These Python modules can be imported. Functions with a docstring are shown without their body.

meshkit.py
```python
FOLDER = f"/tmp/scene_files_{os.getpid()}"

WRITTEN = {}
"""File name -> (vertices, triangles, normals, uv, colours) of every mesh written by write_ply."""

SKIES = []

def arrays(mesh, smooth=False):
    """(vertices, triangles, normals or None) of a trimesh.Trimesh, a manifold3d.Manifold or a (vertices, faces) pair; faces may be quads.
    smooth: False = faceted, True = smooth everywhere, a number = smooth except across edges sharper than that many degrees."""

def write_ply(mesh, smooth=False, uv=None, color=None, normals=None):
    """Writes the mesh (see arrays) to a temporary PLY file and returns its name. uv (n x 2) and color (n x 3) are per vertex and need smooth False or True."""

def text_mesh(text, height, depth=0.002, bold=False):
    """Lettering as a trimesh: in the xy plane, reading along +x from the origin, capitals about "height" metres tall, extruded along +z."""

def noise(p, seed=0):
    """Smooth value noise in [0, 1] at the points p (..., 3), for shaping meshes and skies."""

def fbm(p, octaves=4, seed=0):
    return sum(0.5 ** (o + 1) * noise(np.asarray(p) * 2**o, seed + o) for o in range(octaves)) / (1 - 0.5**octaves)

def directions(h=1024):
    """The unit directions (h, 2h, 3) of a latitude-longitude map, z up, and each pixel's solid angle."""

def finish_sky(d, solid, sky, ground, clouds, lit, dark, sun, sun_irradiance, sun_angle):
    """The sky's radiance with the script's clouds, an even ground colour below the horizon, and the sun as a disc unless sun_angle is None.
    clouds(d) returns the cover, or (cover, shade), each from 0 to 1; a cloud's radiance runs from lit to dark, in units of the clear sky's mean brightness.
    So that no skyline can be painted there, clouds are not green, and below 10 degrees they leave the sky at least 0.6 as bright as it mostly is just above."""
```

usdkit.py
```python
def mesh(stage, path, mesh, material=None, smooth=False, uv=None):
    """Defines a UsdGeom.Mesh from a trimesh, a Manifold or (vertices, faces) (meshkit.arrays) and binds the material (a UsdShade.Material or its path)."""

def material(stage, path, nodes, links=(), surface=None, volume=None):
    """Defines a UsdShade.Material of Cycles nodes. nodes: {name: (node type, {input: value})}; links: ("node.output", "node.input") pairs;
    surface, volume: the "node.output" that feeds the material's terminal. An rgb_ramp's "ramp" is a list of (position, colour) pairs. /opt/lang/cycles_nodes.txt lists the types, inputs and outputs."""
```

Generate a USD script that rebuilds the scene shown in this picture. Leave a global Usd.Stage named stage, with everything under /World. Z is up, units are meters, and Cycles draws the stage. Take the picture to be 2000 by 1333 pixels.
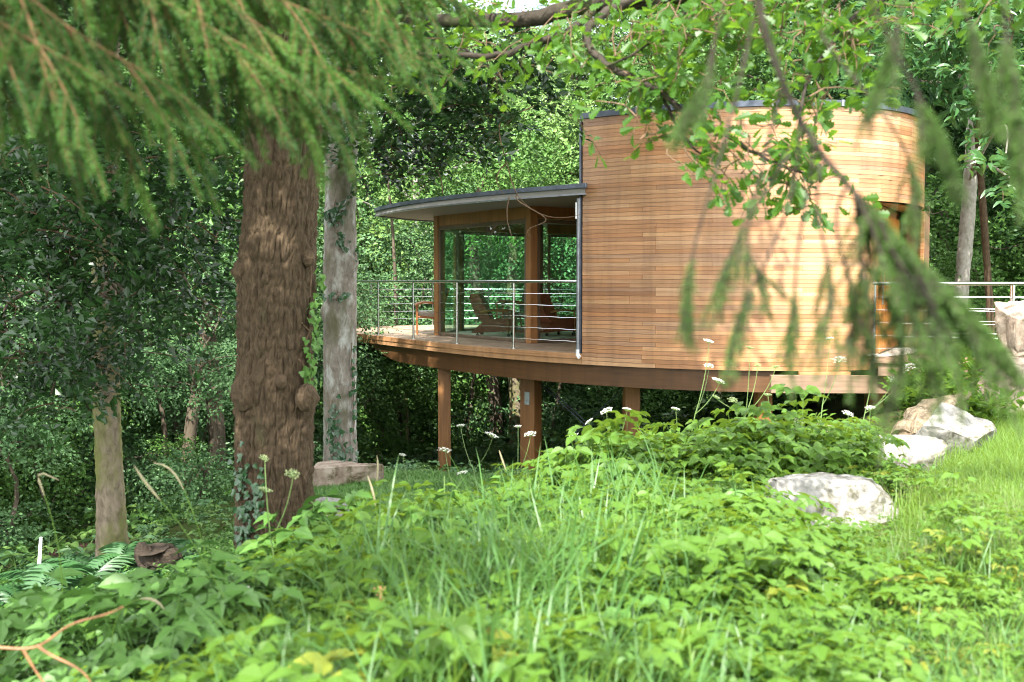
import math
import numpy as np
import trimesh
import shapely.geometry as sg
import shapely.ops as so
from scipy.interpolate import RBFInterpolator, splprep, splev
import usdkit
import meshkit
from pxr import Usd, UsdGeom, UsdLux, UsdShade, Gf, Sdf, Vt

stage = Usd.Stage.CreateInMemory()
UsdGeom.SetStageUpAxis(stage, "Z")
UsdGeom.SetStageMetersPerUnit(stage, 1.0)
W = UsdGeom.Xform.Define(stage, "/World")
stage.SetDefaultPrim(W.GetPrim())

# ------------------------------------------------------------------ camera, sky, sun, exposure
EYE = np.array([0.0, 0.0, 1.1])
FPX = 2200.0
PITCH = math.atan((666.5 - 550.0) / FPX)
SUN_AZ = math.radians(196.0)      # direction towards the sun: atan2(x, y)
SUN_EL = math.radians(51.0)
EXPOSURE = 1.87

cam = UsdGeom.Camera.Define(stage, "/World/camera")
cam.CreateHorizontalApertureAttr(36.0)
cam.CreateVerticalApertureAttr(36.0 * 682 / 1024)
cam.CreateFocalLengthAttr(36.0 * FPX / 2000.0)
cam.CreateFStopAttr(2.8)
cam.CreateFocusDistanceAttr(17.0)
cam.CreateExposureAttr(EXPOSURE)
cam.CreateClippingRangeAttr(Gf.Vec2f(0.05, 2000.0))
xf = UsdGeom.Xformable(cam)
xf.AddTranslateOp().Set(Gf.Vec3d(*EYE))
xf.AddRotateXOp().Set(90.0 - math.degrees(PITCH))

dome = UsdLux.DomeLight.Define(stage, "/World/sky")
dome.CreateIntensityAttr(1.0)
skym = usdkit.material(stage, "/World/Looks/sky_air", {
    "sky": ("sky_texture", {"sky_type": "single_scattering", "sun_disc": False, "sun_elevation": SUN_EL, "sun_rotation": SUN_AZ, "aerosol_density": 2.0}),
    "tc": ("texture_coordinate", {}),
    "n": ("noise_texture", {"scale": 2.2, "detail": 3.0, "roughness": 0.6}),
    "r": ("rgb_ramp", {"ramp": [(0.36, (0.15, 0.15, 0.15)), (0.6, (1, 1, 1))]}),
    "m": ("mix", {"color2": (11.0, 11.0, 11.0)}),
    "b": ("background_shader", {"strength": 0.15})},
    [("tc.generated", "n.vector"), ("n.fac", "r.fac"), ("r.color", "m.fac"), ("sky.color", "m.color1"), ("m.color", "b.color")], surface="b.background")
UsdShade.MaterialBindingAPI.Apply(dome.GetPrim()).Bind(skym)

sun = UsdLux.DistantLight.Define(stage, "/World/sun")
sun.CreateIntensityAttr(1.05)
sun.CreateAngleAttr(0.53)
sun.CreateNormalizeAttr(True)
sun.CreateColorAttr(Gf.Vec3f(1.0, 0.95, 0.88))
SUN = np.array([math.sin(SUN_AZ) * math.cos(SUN_EL), math.cos(SUN_AZ) * math.cos(SUN_EL), math.sin(SUN_EL)])
sx = UsdGeom.Xformable(sun)
# local +z must point to the sun
_z = SUN / np.linalg.norm(SUN)
_x = np.cross([0, 0, 1.0], _z); _x /= np.linalg.norm(_x)
_y = np.cross(_z, _x)
_m = np.eye(4); _m[0, :3], _m[1, :3], _m[2, :3] = _x, _y, _z
sx.AddTransformOp().Set(Gf.Matrix4d(*_m.ravel().tolist()))


# ------------------------------------------------------------------ small helpers
def px(u, v, Y):
    """the world point on the ray through photograph pixel (u, v) at depth y = Y"""
    a, b = (u - 1000.0) / FPX, -(v - 666.5) / FPX
    c, s = math.cos(PITCH), math.sin(PITCH)
    d = np.array([a, c + b * s, -s + b * c])
    return EYE + d * (Y / d[1])


def nrm(v):
    v = np.asarray(v, float)
    return v / np.maximum(np.linalg.norm(v, axis=-1, keepdims=True), 1e-9)


USED = {}


def numbered(parent, name):
    k = (parent, name)
    n = USED.get(k, -1) + 1
    USED[k] = n
    return name if n == 0 else f"{name}_{n:03d}"


def ppath(parent):
    if parent is None:
        return "/World"
    return str(parent.GetPath()) if hasattr(parent, "GetPath") else parent


def tag(p, label=None, cat=None, group=None, kind=None):
    p = p.GetPrim() if hasattr(p, "GetPrim") else p
    for k, v in (("label", label), ("category", cat), ("group", group), ("kind", kind)):
        if v:
            p.SetCustomDataByKey(k, v)
    return p


def matrix(loc=(0, 0, 0), rz=0.0, sc=1.0, rx=0.0):
    c, s = math.cos(rz), math.sin(rz)
    m = np.eye(4)
    R = np.array([[c, -s, 0], [s, c, 0], [0, 0, 1.0]])
    if rx:
        R = R @ np.array([[1, 0, 0], [0, math.cos(rx), -math.sin(rx)], [0, math.sin(rx), math.cos(rx)]])
    S = np.diag(np.broadcast_to(sc, 3))
    m[:3, :3] = (R @ S).T
    m[3, :3] = loc
    return Gf.Matrix4d(*m.ravel().tolist())


def thing(name, label, cat, loc=(0, 0, 0), rz=0.0, group=None, sc=1.0, kind=None):
    x = UsdGeom.Xform.Define(stage, "/World/" + numbered("/World", name))
    x.AddTransformOp().Set(matrix(loc, rz, sc))
    return tag(x, label, cat, group, kind)


def obj(name, mesh, mat, parent=None, smooth=False):
    base = ppath(parent)
    m = usdkit.mesh(stage, f"{base}/{numbered(base, name)}", mesh, mat, smooth=smooth)
    return m.GetPrim()


def copy_of(root, loc, rz=0.0, sc=1.0, label=None, cat=None, group=None):
    was = root.GetCustomData()
    name = root.GetName()
    while name[-4:-3] == "_" and name[-3:].isdigit():
        name = name[:-4]
    x = UsdGeom.Xform.Define(stage, "/World/" + numbered("/World", name))
    p = x.GetPrim()
    p.GetReferences().AddInternalReference(root.GetPath())
    p.SetInstanceable(True)
    p.GetAttribute("xformOp:transform").Set(matrix(loc, rz, sc)) if p.HasAttribute("xformOp:transform") else x.AddTransformOp().Set(matrix(loc, rz, sc))
    return tag(p, label or was.get("label"), cat or was.get("category"), group or was.get("group"))


class MB:
    """collects pieces into one mesh"""
    def __init__(self):
        self.v, self.f, self.n = [], [], 0

    def add(self, v, f):
        v, f = np.asarray(v, float), np.asarray(f, int)
        if len(v):
            self.v.append(v); self.f.append(f + self.n); self.n += len(v)
        return self

    def tm(self, m):
        return self.add(m.vertices, m.faces)

    def box(self, c, size, rz=0.0, R=None):
        m = bevel_box(size)
        v = np.array(m.vertices)
        if R is None:
            cc, ss = math.cos(rz), math.sin(rz)
            R = np.array([[cc, -ss, 0], [ss, cc, 0], [0, 0, 1.0]])
        return self.add(v @ R.T + np.asarray(c, float), m.faces)

    def tube(self, pts, r, sides=8, cap=True):
        return self.add(*tube(pts, r, sides, cap))

    def done(self):
        return (np.vstack(self.v), np.vstack(self.f))


_bev = {}


def bevel_box(size, b=0.004):
    size = tuple(float(s) for s in size)
    if size not in _bev:
        s = np.array(size) / 2
        b = min(b, s.min() * 0.3)
        pts = []
        for sxx in (-1, 1):
            for syy in (-1, 1):
                for szz in (-1, 1):
                    sg_ = np.array([sxx, syy, szz])
                    for k in range(3):
                        d = np.full(3, b); d[k] = 0
                        pts.append(sg_ * (s - d))
        _bev[size] = trimesh.convex.convex_hull(np.array(pts))
    return _bev[size]


def tube(points, radii, sides=8, cap=True):
    p = np.asarray(points, float)
    r = np.broadcast_to(np.asarray(radii, float), (len(p),))
    t = nrm(np.gradient(p, axis=0))
    ref = np.array([0, 0, 1.0]) if abs(nrm(p[-1] - p[0])[2]) < 0.85 else np.array([1.0, 0, 0])
    a = nrm(np.cross(t, ref))
    b = np.cross(t, a)
    ang = np.arange(sides) * 2 * np.pi / sides
    v = p[:, None] + r[:, None, None] * (np.cos(ang)[None, :, None] * a[:, None] + np.sin(ang)[None, :, None] * b[:, None])
    n = len(p)
    i, j = np.meshgrid(np.arange(n - 1), np.arange(sides), indexing="ij")
    q = np.stack([i * sides + j, (i + 1) * sides + j, (i + 1) * sides + (j + 1) % sides, i * sides + (j + 1) % sides], -1).reshape(-1, 4)
    f = np.vstack([q[:, [0, 1, 2]], q[:, [0, 2, 3]]])
    v = v.reshape(-1, 3)
    if cap:
        v = np.vstack([v, p[:1], p[-1:]])
        k = np.arange(sides)
        f = np.vstack([f, np.stack([np.full(sides, n * sides), k, (k + 1) % sides], 1),
                       np.stack([np.full(sides, n * sides + 1), (n - 1) * sides + (k + 1) % sides, (n - 1) * sides + k], 1)])
    return v, f


def smooth_path(pts, n):
    pts = np.asarray(pts, float)
    k = min(3, len(pts) - 1)
    tck, _ = splprep(pts.T, s=0, k=k)
    return np.array(splev(np.linspace(0, 1, n), tck)).T


def prism(poly, z0, z1):
    geoms = getattr(poly, "geoms", [poly])
    ms = []
    for g in geoms:
        if g.is_empty or g.area < 1e-5:
            continue
        m = trimesh.creation.extrude_polygon(g, z1 - z0, engine="earcut")
        m.apply_translation([0, 0, z0])
        ms.append(m)
    return trimesh.util.concatenate(ms)


# leaf outlines: (along, across, lift), triangles
def outline_leaf(half, fold=0.12, droop=0.15):
    """half: (along, half width) pairs from base to tip without the ends; a midrib fold"""
    n = len(half)
    v = [(0, 0, 0)]
    for a, w in half:
        v.append((a, 0, -droop * a * a))
    v.append((1, 0, -droop))
    L0 = len(v)
    for a, w in half:
        v.append((a, w, fold * w * 2 - droop * a * a))
    R0 = len(v)
    for a, w in half:
        v.append((a, -w, fold * w * 2 - droop * a * a))
    f = []
    for side, s0 in ((1, L0), (-1, R0)):
        tri = [(0, 1, s0)]
        for i in range(n - 1):
            tri += [(1 + i, 2 + i, s0 + i + 1), (1 + i, s0 + i + 1, s0 + i)]
        tri += [(n, n + 1, s0 + n - 1)]
        f += [t if side < 0 else (t[0], t[2], t[1]) for t in tri]
    return np.array(v, float), np.array(f)


LEAF4 = (np.array([[0, 0, 0], [0.45, 0.5, 0.10], [1, 0, -0.12], [0.45, -0.5, 0.10]], float), np.array([[0, 2, 1], [0, 3, 2]]))
LEAF_OVATE = outline_leaf([(0.25, 0.42), (0.5, 0.5), (0.78, 0.28)])
LEAF_OAK = outline_leaf([(0.12, 0.06), (0.22, 0.2), (0.3, 0.12), (0.42, 0.34), (0.5, 0.2), (0.62, 0.46), (0.7, 0.26), (0.82, 0.42), (0.93, 0.26)], 0.1, 0.12)
LEAF_LONG = outline_leaf([(0.2, 0.32), (0.5, 0.5), (0.8, 0.3)], 0.15, 0.3)
LEAF_LOBED = outline_leaf([(0.08, 0.34), (0.25, 0.52), (0.36, 0.3), (0.55, 0.36), (0.78, 0.16)], 0.1, 0.2)
LEAF_IVY = outline_leaf([(0.0, 0.3), (0.2, 0.55), (0.4, 0.3), (0.6, 0.34)], 0.08, 0.1)
NEEDLE = (np.array([[0, 0, 0], [0.45, -0.5, 0], [1, 0, 0], [0.45, 0.5, 0]], float), np.array([[0, 1, 2], [0, 2, 3]]))


def leaves(base, d, n, L, Wd, shape=LEAF4):
    base, d, n = np.asarray(base, float), nrm(d), np.asarray(n, float)
    N = len(base)
    L, Wd = np.broadcast_to(L, (N,)), np.broadcast_to(Wd, (N,))
    s = nrm(np.cross(n, d))
    n = np.cross(d, s)
    lv, lf = shape
    v = (base[:, None] + d[:, None] * (lv[None, :, 0:1] * L[:, None, None]) + s[:, None] * (lv[None, :, 1:2] * Wd[:, None, None])
         + n[:, None] * (lv[None, :, 2:3] * L[:, None, None]))
    f = lf[None] + (np.arange(N) * len(lv))[:, None, None]
    return v.reshape(-1, 3), f.reshape(-1, 3)


# ------------------------------------------------------------------ materials
def mat(name, *a, **k):
    return usdkit.material(stage, "/World/Looks/" + name, *a, **k)


def leaf_mat(name, cols, rough=0.42, trans=0.35, tcol=None, spec=0.5, nscale=0.9):
    """cols: list of colours along a random-per-leaf ramp"""
    n = len(cols)
    if trans == 0:
        return mat(name, {
            "g": ("geometry", {}), "no": ("noise_texture", {"scale": nscale, "detail": 1.0}),
            "a": ("math", {"math_type": "multiply_add", "value2": 0.55}), "b": ("math", {"math_type": "multiply_add", "value2": 0.9, "value3": -0.22}),
            "r": ("rgb_ramp", {"ramp": [(i / max(1, n - 1), c) for i, c in enumerate(cols)]}),
            "p": ("principled_bsdf", {"roughness": rough, "specular_ior_level": spec})},
            [("g.position", "no.vector"), ("no.fac", "b.value1"), ("g.random_per_island", "a.value1"), ("b.value", "a.value3"), ("a.value", "r.fac"), ("r.color", "p.base_color")], surface="p.BSDF")
    tint = tcol or tuple(min(1.0, x) for x in (cols[-1][0] * 2.2, cols[-1][1] * 2.0, cols[-1][2] * 1.0))
    return mat(name, {
        "g": ("geometry", {}),
        "no": ("noise_texture", {"scale": nscale, "detail": 2.0}),
        "a": ("math", {"math_type": "multiply_add", "value2": 0.55}),
        "b": ("math", {"math_type": "multiply_add", "value2": 0.9, "value3": -0.22}),
        "r": ("rgb_ramp", {"ramp": [(i / max(1, n - 1), c) for i, c in enumerate(cols)]}),
        "t": ("mix", {"mix_type": "mix", "fac": 0.65, "color2": tint}),
        "p": ("principled_bsdf", {"roughness": rough, "specular_ior_level": spec}),
        "tr": ("translucent_bsdf", {}),
        "x": ("mix_closure", {"fac": trans})},
        [("g.position", "no.vector"), ("no.fac", "b.value1"), ("g.random_per_island", "a.value1"), ("b.value", "a.value3"), ("a.value", "r.fac"),
         ("r.color", "p.base_color"), ("r.color", "t.color1"), ("t.color", "tr.color"), ("p.BSDF", "x.closure1"), ("tr.BSDF", "x.closure2")], surface="x.closure")


def plain(name, col, rough=0.5, metal=0.0, bump=0.0, bscale=60.0, var=0.25):
    c2 = tuple(c * (1 - var) for c in col)
    c3 = tuple(min(1, c * (1 + var)) for c in col)
    return mat(name, {
        "tc": ("texture_coordinate", {}),
        "n": ("noise_texture", {"scale": bscale, "detail": 4.0, "roughness": 0.6}),
        "r": ("rgb_ramp", {"ramp": [(0.3, c2), (0.7, c3)]}),
        "b": ("bump", {"strength": max(bump, 0.02), "distance": 0.01}),
        "p": ("principled_bsdf", {"roughness": rough, "metallic": metal})},
        [("tc.object", "n.vector"), ("n.fac", "r.fac"), ("r.color", "p.base_color"), ("n.fac", "b.height"), ("b.normal", "p.normal")], surface="p.BSDF")


def wood(name, cols, rough=0.5, gscale=(1.4, 1.4, 70.0), dark=0.75, spec=0.5):
    """boards: tone by random_per_island/object, grain from stretched noise"""
    n = len(cols)
    return mat(name, {
        "o": ("object_info", {}),
        "g": ("geometry", {}),
        "w": ("math", {"math_type": "multiply", "value2": 37.0}),
        "mp": ("mapping", {"scale": gscale}),
        "no": ("noise_texture", {"dimensions": "4D", "scale": 1.0, "detail": 5.0, "roughness": 0.6, "distortion": 0.3}),
        "n2": ("noise_texture", {"dimensions": "4D", "scale": 0.9, "detail": 2.0}),
        "r": ("rgb_ramp", {"ramp": [(i / max(1, n - 1), c) for i, c in enumerate(cols)]}),
        "gr": ("rgb_ramp", {"ramp": [(0.3, (dark, dark * 0.97, dark * 0.94)), (0.62, (1.08, 1.08, 1.08))]}),
        "g2": ("rgb_ramp", {"ramp": [(0.3, (0.86, 0.84, 0.82)), (0.7, (1.1, 1.1, 1.1))]}),
        "mu": ("mix", {"mix_type": "multiply", "fac": 1.0}),
        "m2": ("mix", {"mix_type": "multiply", "fac": 1.0}),
        "ms": ("mapping", {"scale": (5.0, 5.0, 0.5)}), "ns": ("noise_texture", {"scale": 1.0, "detail": 4.0, "roughness": 0.6}),
        "rs": ("rgb_ramp", {"ramp": [(0.34, (0.80, 0.80, 0.82)), (0.56, (1.03, 1.03, 1.03))]}), "m3": ("mix", {"mix_type": "multiply", "fac": 1.0}),
        "b": ("bump", {"strength": 0.25, "distance": 0.002}),
        "p": ("principled_bsdf", {"roughness": rough, "specular_ior_level": spec})},
        [("g.position", "ms.vector"), ("ms.vector", "ns.vector"), ("ns.fac", "rs.fac"), ("m2.color", "m3.color1"), ("rs.color", "m3.color2"), ("o.random", "r.fac"), ("o.random", "w.value1"), ("w.value", "no.w"), ("w.value", "n2.w"), ("g.position", "mp.vector"), ("mp.vector", "no.vector"), ("g.position", "n2.vector"),
         ("no.fac", "gr.fac"), ("n2.fac", "g2.fac"), ("r.color", "mu.color1"), ("gr.color", "mu.color2"), ("mu.color", "m2.color1"), ("g2.color", "m2.color2"),
         ("m3.color", "p.base_color"), ("no.fac", "b.height"), ("b.normal", "p.normal")], surface="p.BSDF")


def bark(name, cols, scale=(14, 14, 2.6), bump=0.8, patch=None, rough=0.85, pscale=1.6, edge=(0.5, 0.6), moss=None, mossz=(0.4, 0.62)):
    nodes = {
        "g": ("geometry", {}), "mp": ("mapping", {"scale": scale}),
        "no": ("noise_texture", {"scale": 1.0, "detail": 6.0, "roughness": 0.65, "distortion": 0.5}),
        "r": ("rgb_ramp", {"ramp": [(i / max(1, len(cols) - 1) * 0.5 + 0.25, c) for i, c in enumerate(cols)]}),
        "b": ("bump", {"strength": bump, "distance": 0.03}),
        "p": ("principled_bsdf", {"roughness": rough, "specular_ior_level": 0.25})}
    links = [("g.position", "mp.vector"), ("mp.vector", "no.vector"), ("no.fac", "r.fac"), ("no.fac", "b.height"), ("b.normal", "p.normal")]
    last = "r.color"
    for tagn, col, ps, ed in (("a", patch, pscale, edge), ("m", moss, 2.1, mossz)):
        if col is None:
            continue
        nodes |= {"q" + tagn: ("noise_texture", {"scale": ps, "detail": 5.0, "roughness": 0.65}), "qr" + tagn: ("rgb_ramp", {"ramp": [(ed[0], (0, 0, 0)), (ed[1], (1, 1, 1))]}),
                  "mx" + tagn: ("mix", {"color2": col}), "mq" + tagn: ("mapping", {"scale": (1.5, 1.5, 0.6)})}
        links += [("g.position", f"mq{tagn}.vector"), (f"mq{tagn}.vector", f"q{tagn}.vector"), (f"q{tagn}.fac", f"qr{tagn}.fac"), (f"qr{tagn}.color", f"mx{tagn}.fac"), (last, f"mx{tagn}.color1")]
        last = f"mx{tagn}.color"
    links.append((last, "p.base_color"))
    return mat(name, nodes, links, surface="p.BSDF")


M = {}
M["cedar"] = wood("cedar", [(0.29, 0.135, 0.058), (0.47, 0.235, 0.105), (0.36, 0.18, 0.09), (0.53, 0.30, 0.145), (0.43, 0.195, 0.08), (0.50, 0.29, 0.155), (0.45, 0.245, 0.12), (0.34, 0.18, 0.10), (0.56, 0.345, 0.19), (0.47, 0.225, 0.095)], rough=0.4, dark=0.8, spec=0.6)
M["cedar_trim"] = wood("cedar_trim", [(0.40, 0.20, 0.085), (0.48, 0.27, 0.13)], rough=0.5)
M["deck_wood"] = wood("deck_wood", [(0.30, 0.22, 0.15), (0.38, 0.29, 0.2), (0.34, 0.25, 0.17)], rough=0.6, gscale=(6, 6, 30))
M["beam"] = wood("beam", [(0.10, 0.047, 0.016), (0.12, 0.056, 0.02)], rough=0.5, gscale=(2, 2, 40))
M["post"] = wood("post", [(0.24, 0.11, 0.034), (0.30, 0.145, 0.048)], rough=0.5, gscale=(30, 30, 1.2))
M["frame_wood"] = wood("frame_wood", [(0.34, 0.16, 0.06), (0.40, 0.2, 0.075)], rough=0.45, gscale=(30, 30, 1.2))
M["frame_grey"] = wood("frame_grey", [(0.16, 0.12, 0.085), (0.2, 0.15, 0.1)], rough=0.5, gscale=(30, 30, 1.2))
M["grey_timber"] = wood("grey_timber", [(0.19, 0.125, 0.08), (0.23, 0.155, 0.10)], rough=0.65, gscale=(2, 2, 30), dark=0.7)
M["door_wood"] = wood("door_wood", [(0.52, 0.19, 0.035), (0.6, 0.24, 0.05)], rough=0.35, gscale=(30, 30, 1.0))
M["backing"] = plain("backing", (0.13, 0.075, 0.04), 0.9)
M["metal_dark"] = plain("metal_dark", (0.085, 0.10, 0.125), 0.38, 0.6, 0.05, 8.0)
M["metal_grey"] = plain("metal_grey", (0.22, 0.23, 0.25), 0.35, 0.8, 0.02, 8.0)
M["soffit"] = plain("soffit", (0.24, 0.23, 0.205), 0.7, 0, 0.03, 4.0, 0.08)
M["steel"] = plain("steel", (0.62, 0.63, 0.64), 0.22, 1.0, 0.0, 20.0, 0.05)
M["galv"] = plain("galv", (0.36, 0.42, 0.42), 0.5, 0.6, 0.02, 15.0)
M["white_paint"] = plain("white_paint", (0.8, 0.8, 0.8), 0.5, 0, 0.0, 10, 0.05)
M["inner_floor"] = plain("inner_floor", (0.50, 0.46, 0.40), 0.5, 0, 0.02, 10, 0.08)
M["inner_wall"] = plain("inner_wall", (0.42, 0.30, 0.18), 0.7, 0, 0.02, 10, 0.08)
M["red_leather"] = plain("red_leather", (0.25, 0.048, 0.026), 0.45, 0, 0.2, 40)
M["dark_cloth"] = plain("dark_cloth", (0.06, 0.055, 0.045), 0.8, 0, 0.2, 80)
M["pale_cloth"] = plain("pale_cloth", (0.45, 0.40, 0.33), 0.8, 0, 0.2, 80)
M["chair_wood"] = wood("chair_wood", [(0.36, 0.13, 0.045), (0.44, 0.19, 0.07)], rough=0.4, gscale=(25, 25, 25))
M["black_rubber"] = plain("black_rubber", (0.03, 0.03, 0.03), 0.7)
M["glass"] = mat("window_glass", {
    "t": ("transparent_bsdf", {"color": (0.84, 0.96, 0.91)}), "gl": ("glossy_bsdf", {"color": (1, 1, 1), "roughness": 0.01}),
    "lw": ("layer_weight", {"blend": 0.5}), "pw": ("math", {"math_type": "power", "value2": 4.0}), "f": ("math", {"math_type": "multiply_add", "value2": 0.8, "value3": 0.03}), "x": ("mix_closure", {})},
    [("lw.facing", "pw.value1"), ("pw.value", "f.value1"), ("f.value", "x.fac"), ("t.BSDF", "x.closure1"), ("gl.BSDF", "x.closure2")], surface="x.closure")


def rock_mat(name, a, b, c, s=6.0, bump=0.7):
    return mat(name, {
        "tc": ("texture_coordinate", {}),
        "n": ("noise_texture", {"scale": s, "detail": 8.0, "roughness": 0.68}),
        "v": ("noise_texture", {"scale": s * 0.5, "detail": 5.0, "roughness": 0.7, "distortion": 0.6}),
        "r": ("rgb_ramp", {"ramp": [(0.32, a), (0.5, b), (0.68, c)]}),
        "q": ("rgb_ramp", {"ramp": [(0.5, (1, 1, 1)), (0.62, (0.33, 0.33, 0.23))]}),
        "m": ("mix", {"mix_type": "multiply", "fac": 1.0}),
        "b": ("bump", {"strength": bump, "distance": 0.03}),
        "p": ("principled_bsdf", {"roughness": 0.85, "specular_ior_level": 0.3})},
        [("tc.object", "n.vector"), ("tc.object", "v.vector"), ("n.fac", "r.fac"), ("v.fac", "q.fac"), ("r.color", "m.color1"), ("q.color", "m.color2"), ("m.color", "p.base_color"), ("n.fac", "b.height"), ("b.normal", "p.normal")], surface="p.BSDF")


M["rock_pale"] = rock_mat("rock_pale", (0.10, 0.095, 0.08), (0.27, 0.26, 0.235), (0.37, 0.355, 0.33), 7.0, 1.0)
M["rock_warm"] = rock_mat("rock_warm", (0.15, 0.11, 0.08), (0.29, 0.23, 0.175), (0.42, 0.36, 0.29), 6.0)
M["ground"] = mat("woodland_ground", {
    "g": ("geometry", {}),
    "n": ("noise_texture", {"scale": 1.3, "detail": 7.0, "roughness": 0.7}),
    "n2": ("noise_texture", {"scale": 22.0, "detail": 5.0, "roughness": 0.7}),
    "r": ("rgb_ramp", {"ramp": [(0.34, (0.05, 0.035, 0.02)), (0.46, (0.05, 0.06, 0.02)), (0.58, (0.055, 0.09, 0.022)), (0.72, (0.09, 0.075, 0.035))]}),
    "r2": ("rgb_ramp", {"ramp": [(0.3, (0.55, 0.55, 0.5)), (0.7, (1.3, 1.3, 1.2))]}),
    "m": ("mix", {"mix_type": "multiply", "fac": 1.0}),
    "b": ("bump", {"strength": 0.8, "distance": 0.05}),
    "p": ("principled_bsdf", {"roughness": 0.95, "specular_ior_level": 0.1})},
    [("g.position", "n.vector"), ("g.position", "n2.vector"), ("n.fac", "r.fac"), ("n2.fac", "r2.fac"), ("r.color", "m.color1"), ("r2.color", "m.color2"), ("m.color", "p.base_color"), ("n2.fac", "b.height"), ("b.normal", "p.normal")], surface="p.BSDF")
M["soil"] = plain("bare_soil", (0.10, 0.05, 0.03), 0.95, 0, 0.6, 12.0, 0.5)
M["bark_main"] = bark("bark_brown", [(0.026, 0.017, 0.009), (0.062, 0.042, 0.023), (0.11, 0.077, 0.044)], (36, 36, 12), 0.8, moss=(0.06, 0.06, 0.025), mossz=(0.58, 0.8))
M["bark_pale"] = bark("bark_pale", [(0.09, 0.075, 0.058), (0.19, 0.165, 0.135), (0.28, 0.26, 0.225)], (16, 16, 7), 0.5, patch=(0.37, 0.375, 0.34), pscale=4.5, edge=(0.48, 0.64), moss=(0.10, 0.095, 0.055), mossz=(0.50, 0.68))
M["bark_mossy"] = bark("bark_mossy", [(0.06, 0.045, 0.03), (0.18, 0.145, 0.10), (0.28, 0.235, 0.165)], (16, 16, 7), 0.7, moss=(0.13, 0.14, 0.04), mossz=(0.44, 0.62))
M["bark_far"] = bark("bark_far", [(0.04, 0.032, 0.022), (0.10, 0.08, 0.055), (0.16, 0.13, 0.095)], (8, 8, 2), 0.6)
M["bark_dark"] = bark("bark_dark", [(0.012, 0.010, 0.008), (0.035, 0.028, 0.02), (0.07, 0.06, 0.045)], (14, 14, 14), 0.6, moss=(0.05, 0.06, 0.02), mossz=(0.55, 0.7))
M["bark_grey"] = bark("bark_grey", [(0.16, 0.15, 0.12), (0.30, 0.28, 0.24), (0.40, 0.38, 0.34)], (14, 14, 9), 0.5, moss=(0.10, 0.10, 0.05), mossz=(0.54, 0.68))
M["twig"] = bark("twig_brown", [(0.05, 0.035, 0.022), (0.13, 0.085, 0.05), (0.2, 0.13, 0.08)], (40, 40, 20), 0.3)
M["twig_red"] = bark("twig_red", [(0.05, 0.032, 0.014), (0.11, 0.065, 0.028), (0.17, 0.095, 0.04)], (40, 40, 20), 0.3)
M["leaf_mid"] = leaf_mat("leaf_mid", [(0.045, 0.105, 0.020), (0.085, 0.185, 0.036), (0.14, 0.26, 0.055)], trans=0, spec=0.2)
M["leaf_light"] = leaf_mat("leaf_light", [(0.085, 0.165, 0.038), (0.15, 0.255, 0.065), (0.22, 0.34, 0.105)], trans=0, spec=0.2)
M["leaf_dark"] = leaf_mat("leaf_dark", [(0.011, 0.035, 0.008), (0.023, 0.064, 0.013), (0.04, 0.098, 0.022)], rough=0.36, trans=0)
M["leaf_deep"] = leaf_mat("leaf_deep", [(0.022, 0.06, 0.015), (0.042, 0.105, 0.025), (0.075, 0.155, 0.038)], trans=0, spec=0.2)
M["leaf_blue"] = leaf_mat("leaf_blue", [(0.06, 0.135, 0.05), (0.10, 0.195, 0.072), (0.145, 0.25, 0.10)], trans=0, spec=0.2)
M["leaf_oak"] = leaf_mat("leaf_oak", [(0.03, 0.09, 0.010), (0.065, 0.155, 0.018), (0.115, 0.225, 0.028)], rough=0.45, trans=0.42)
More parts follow.
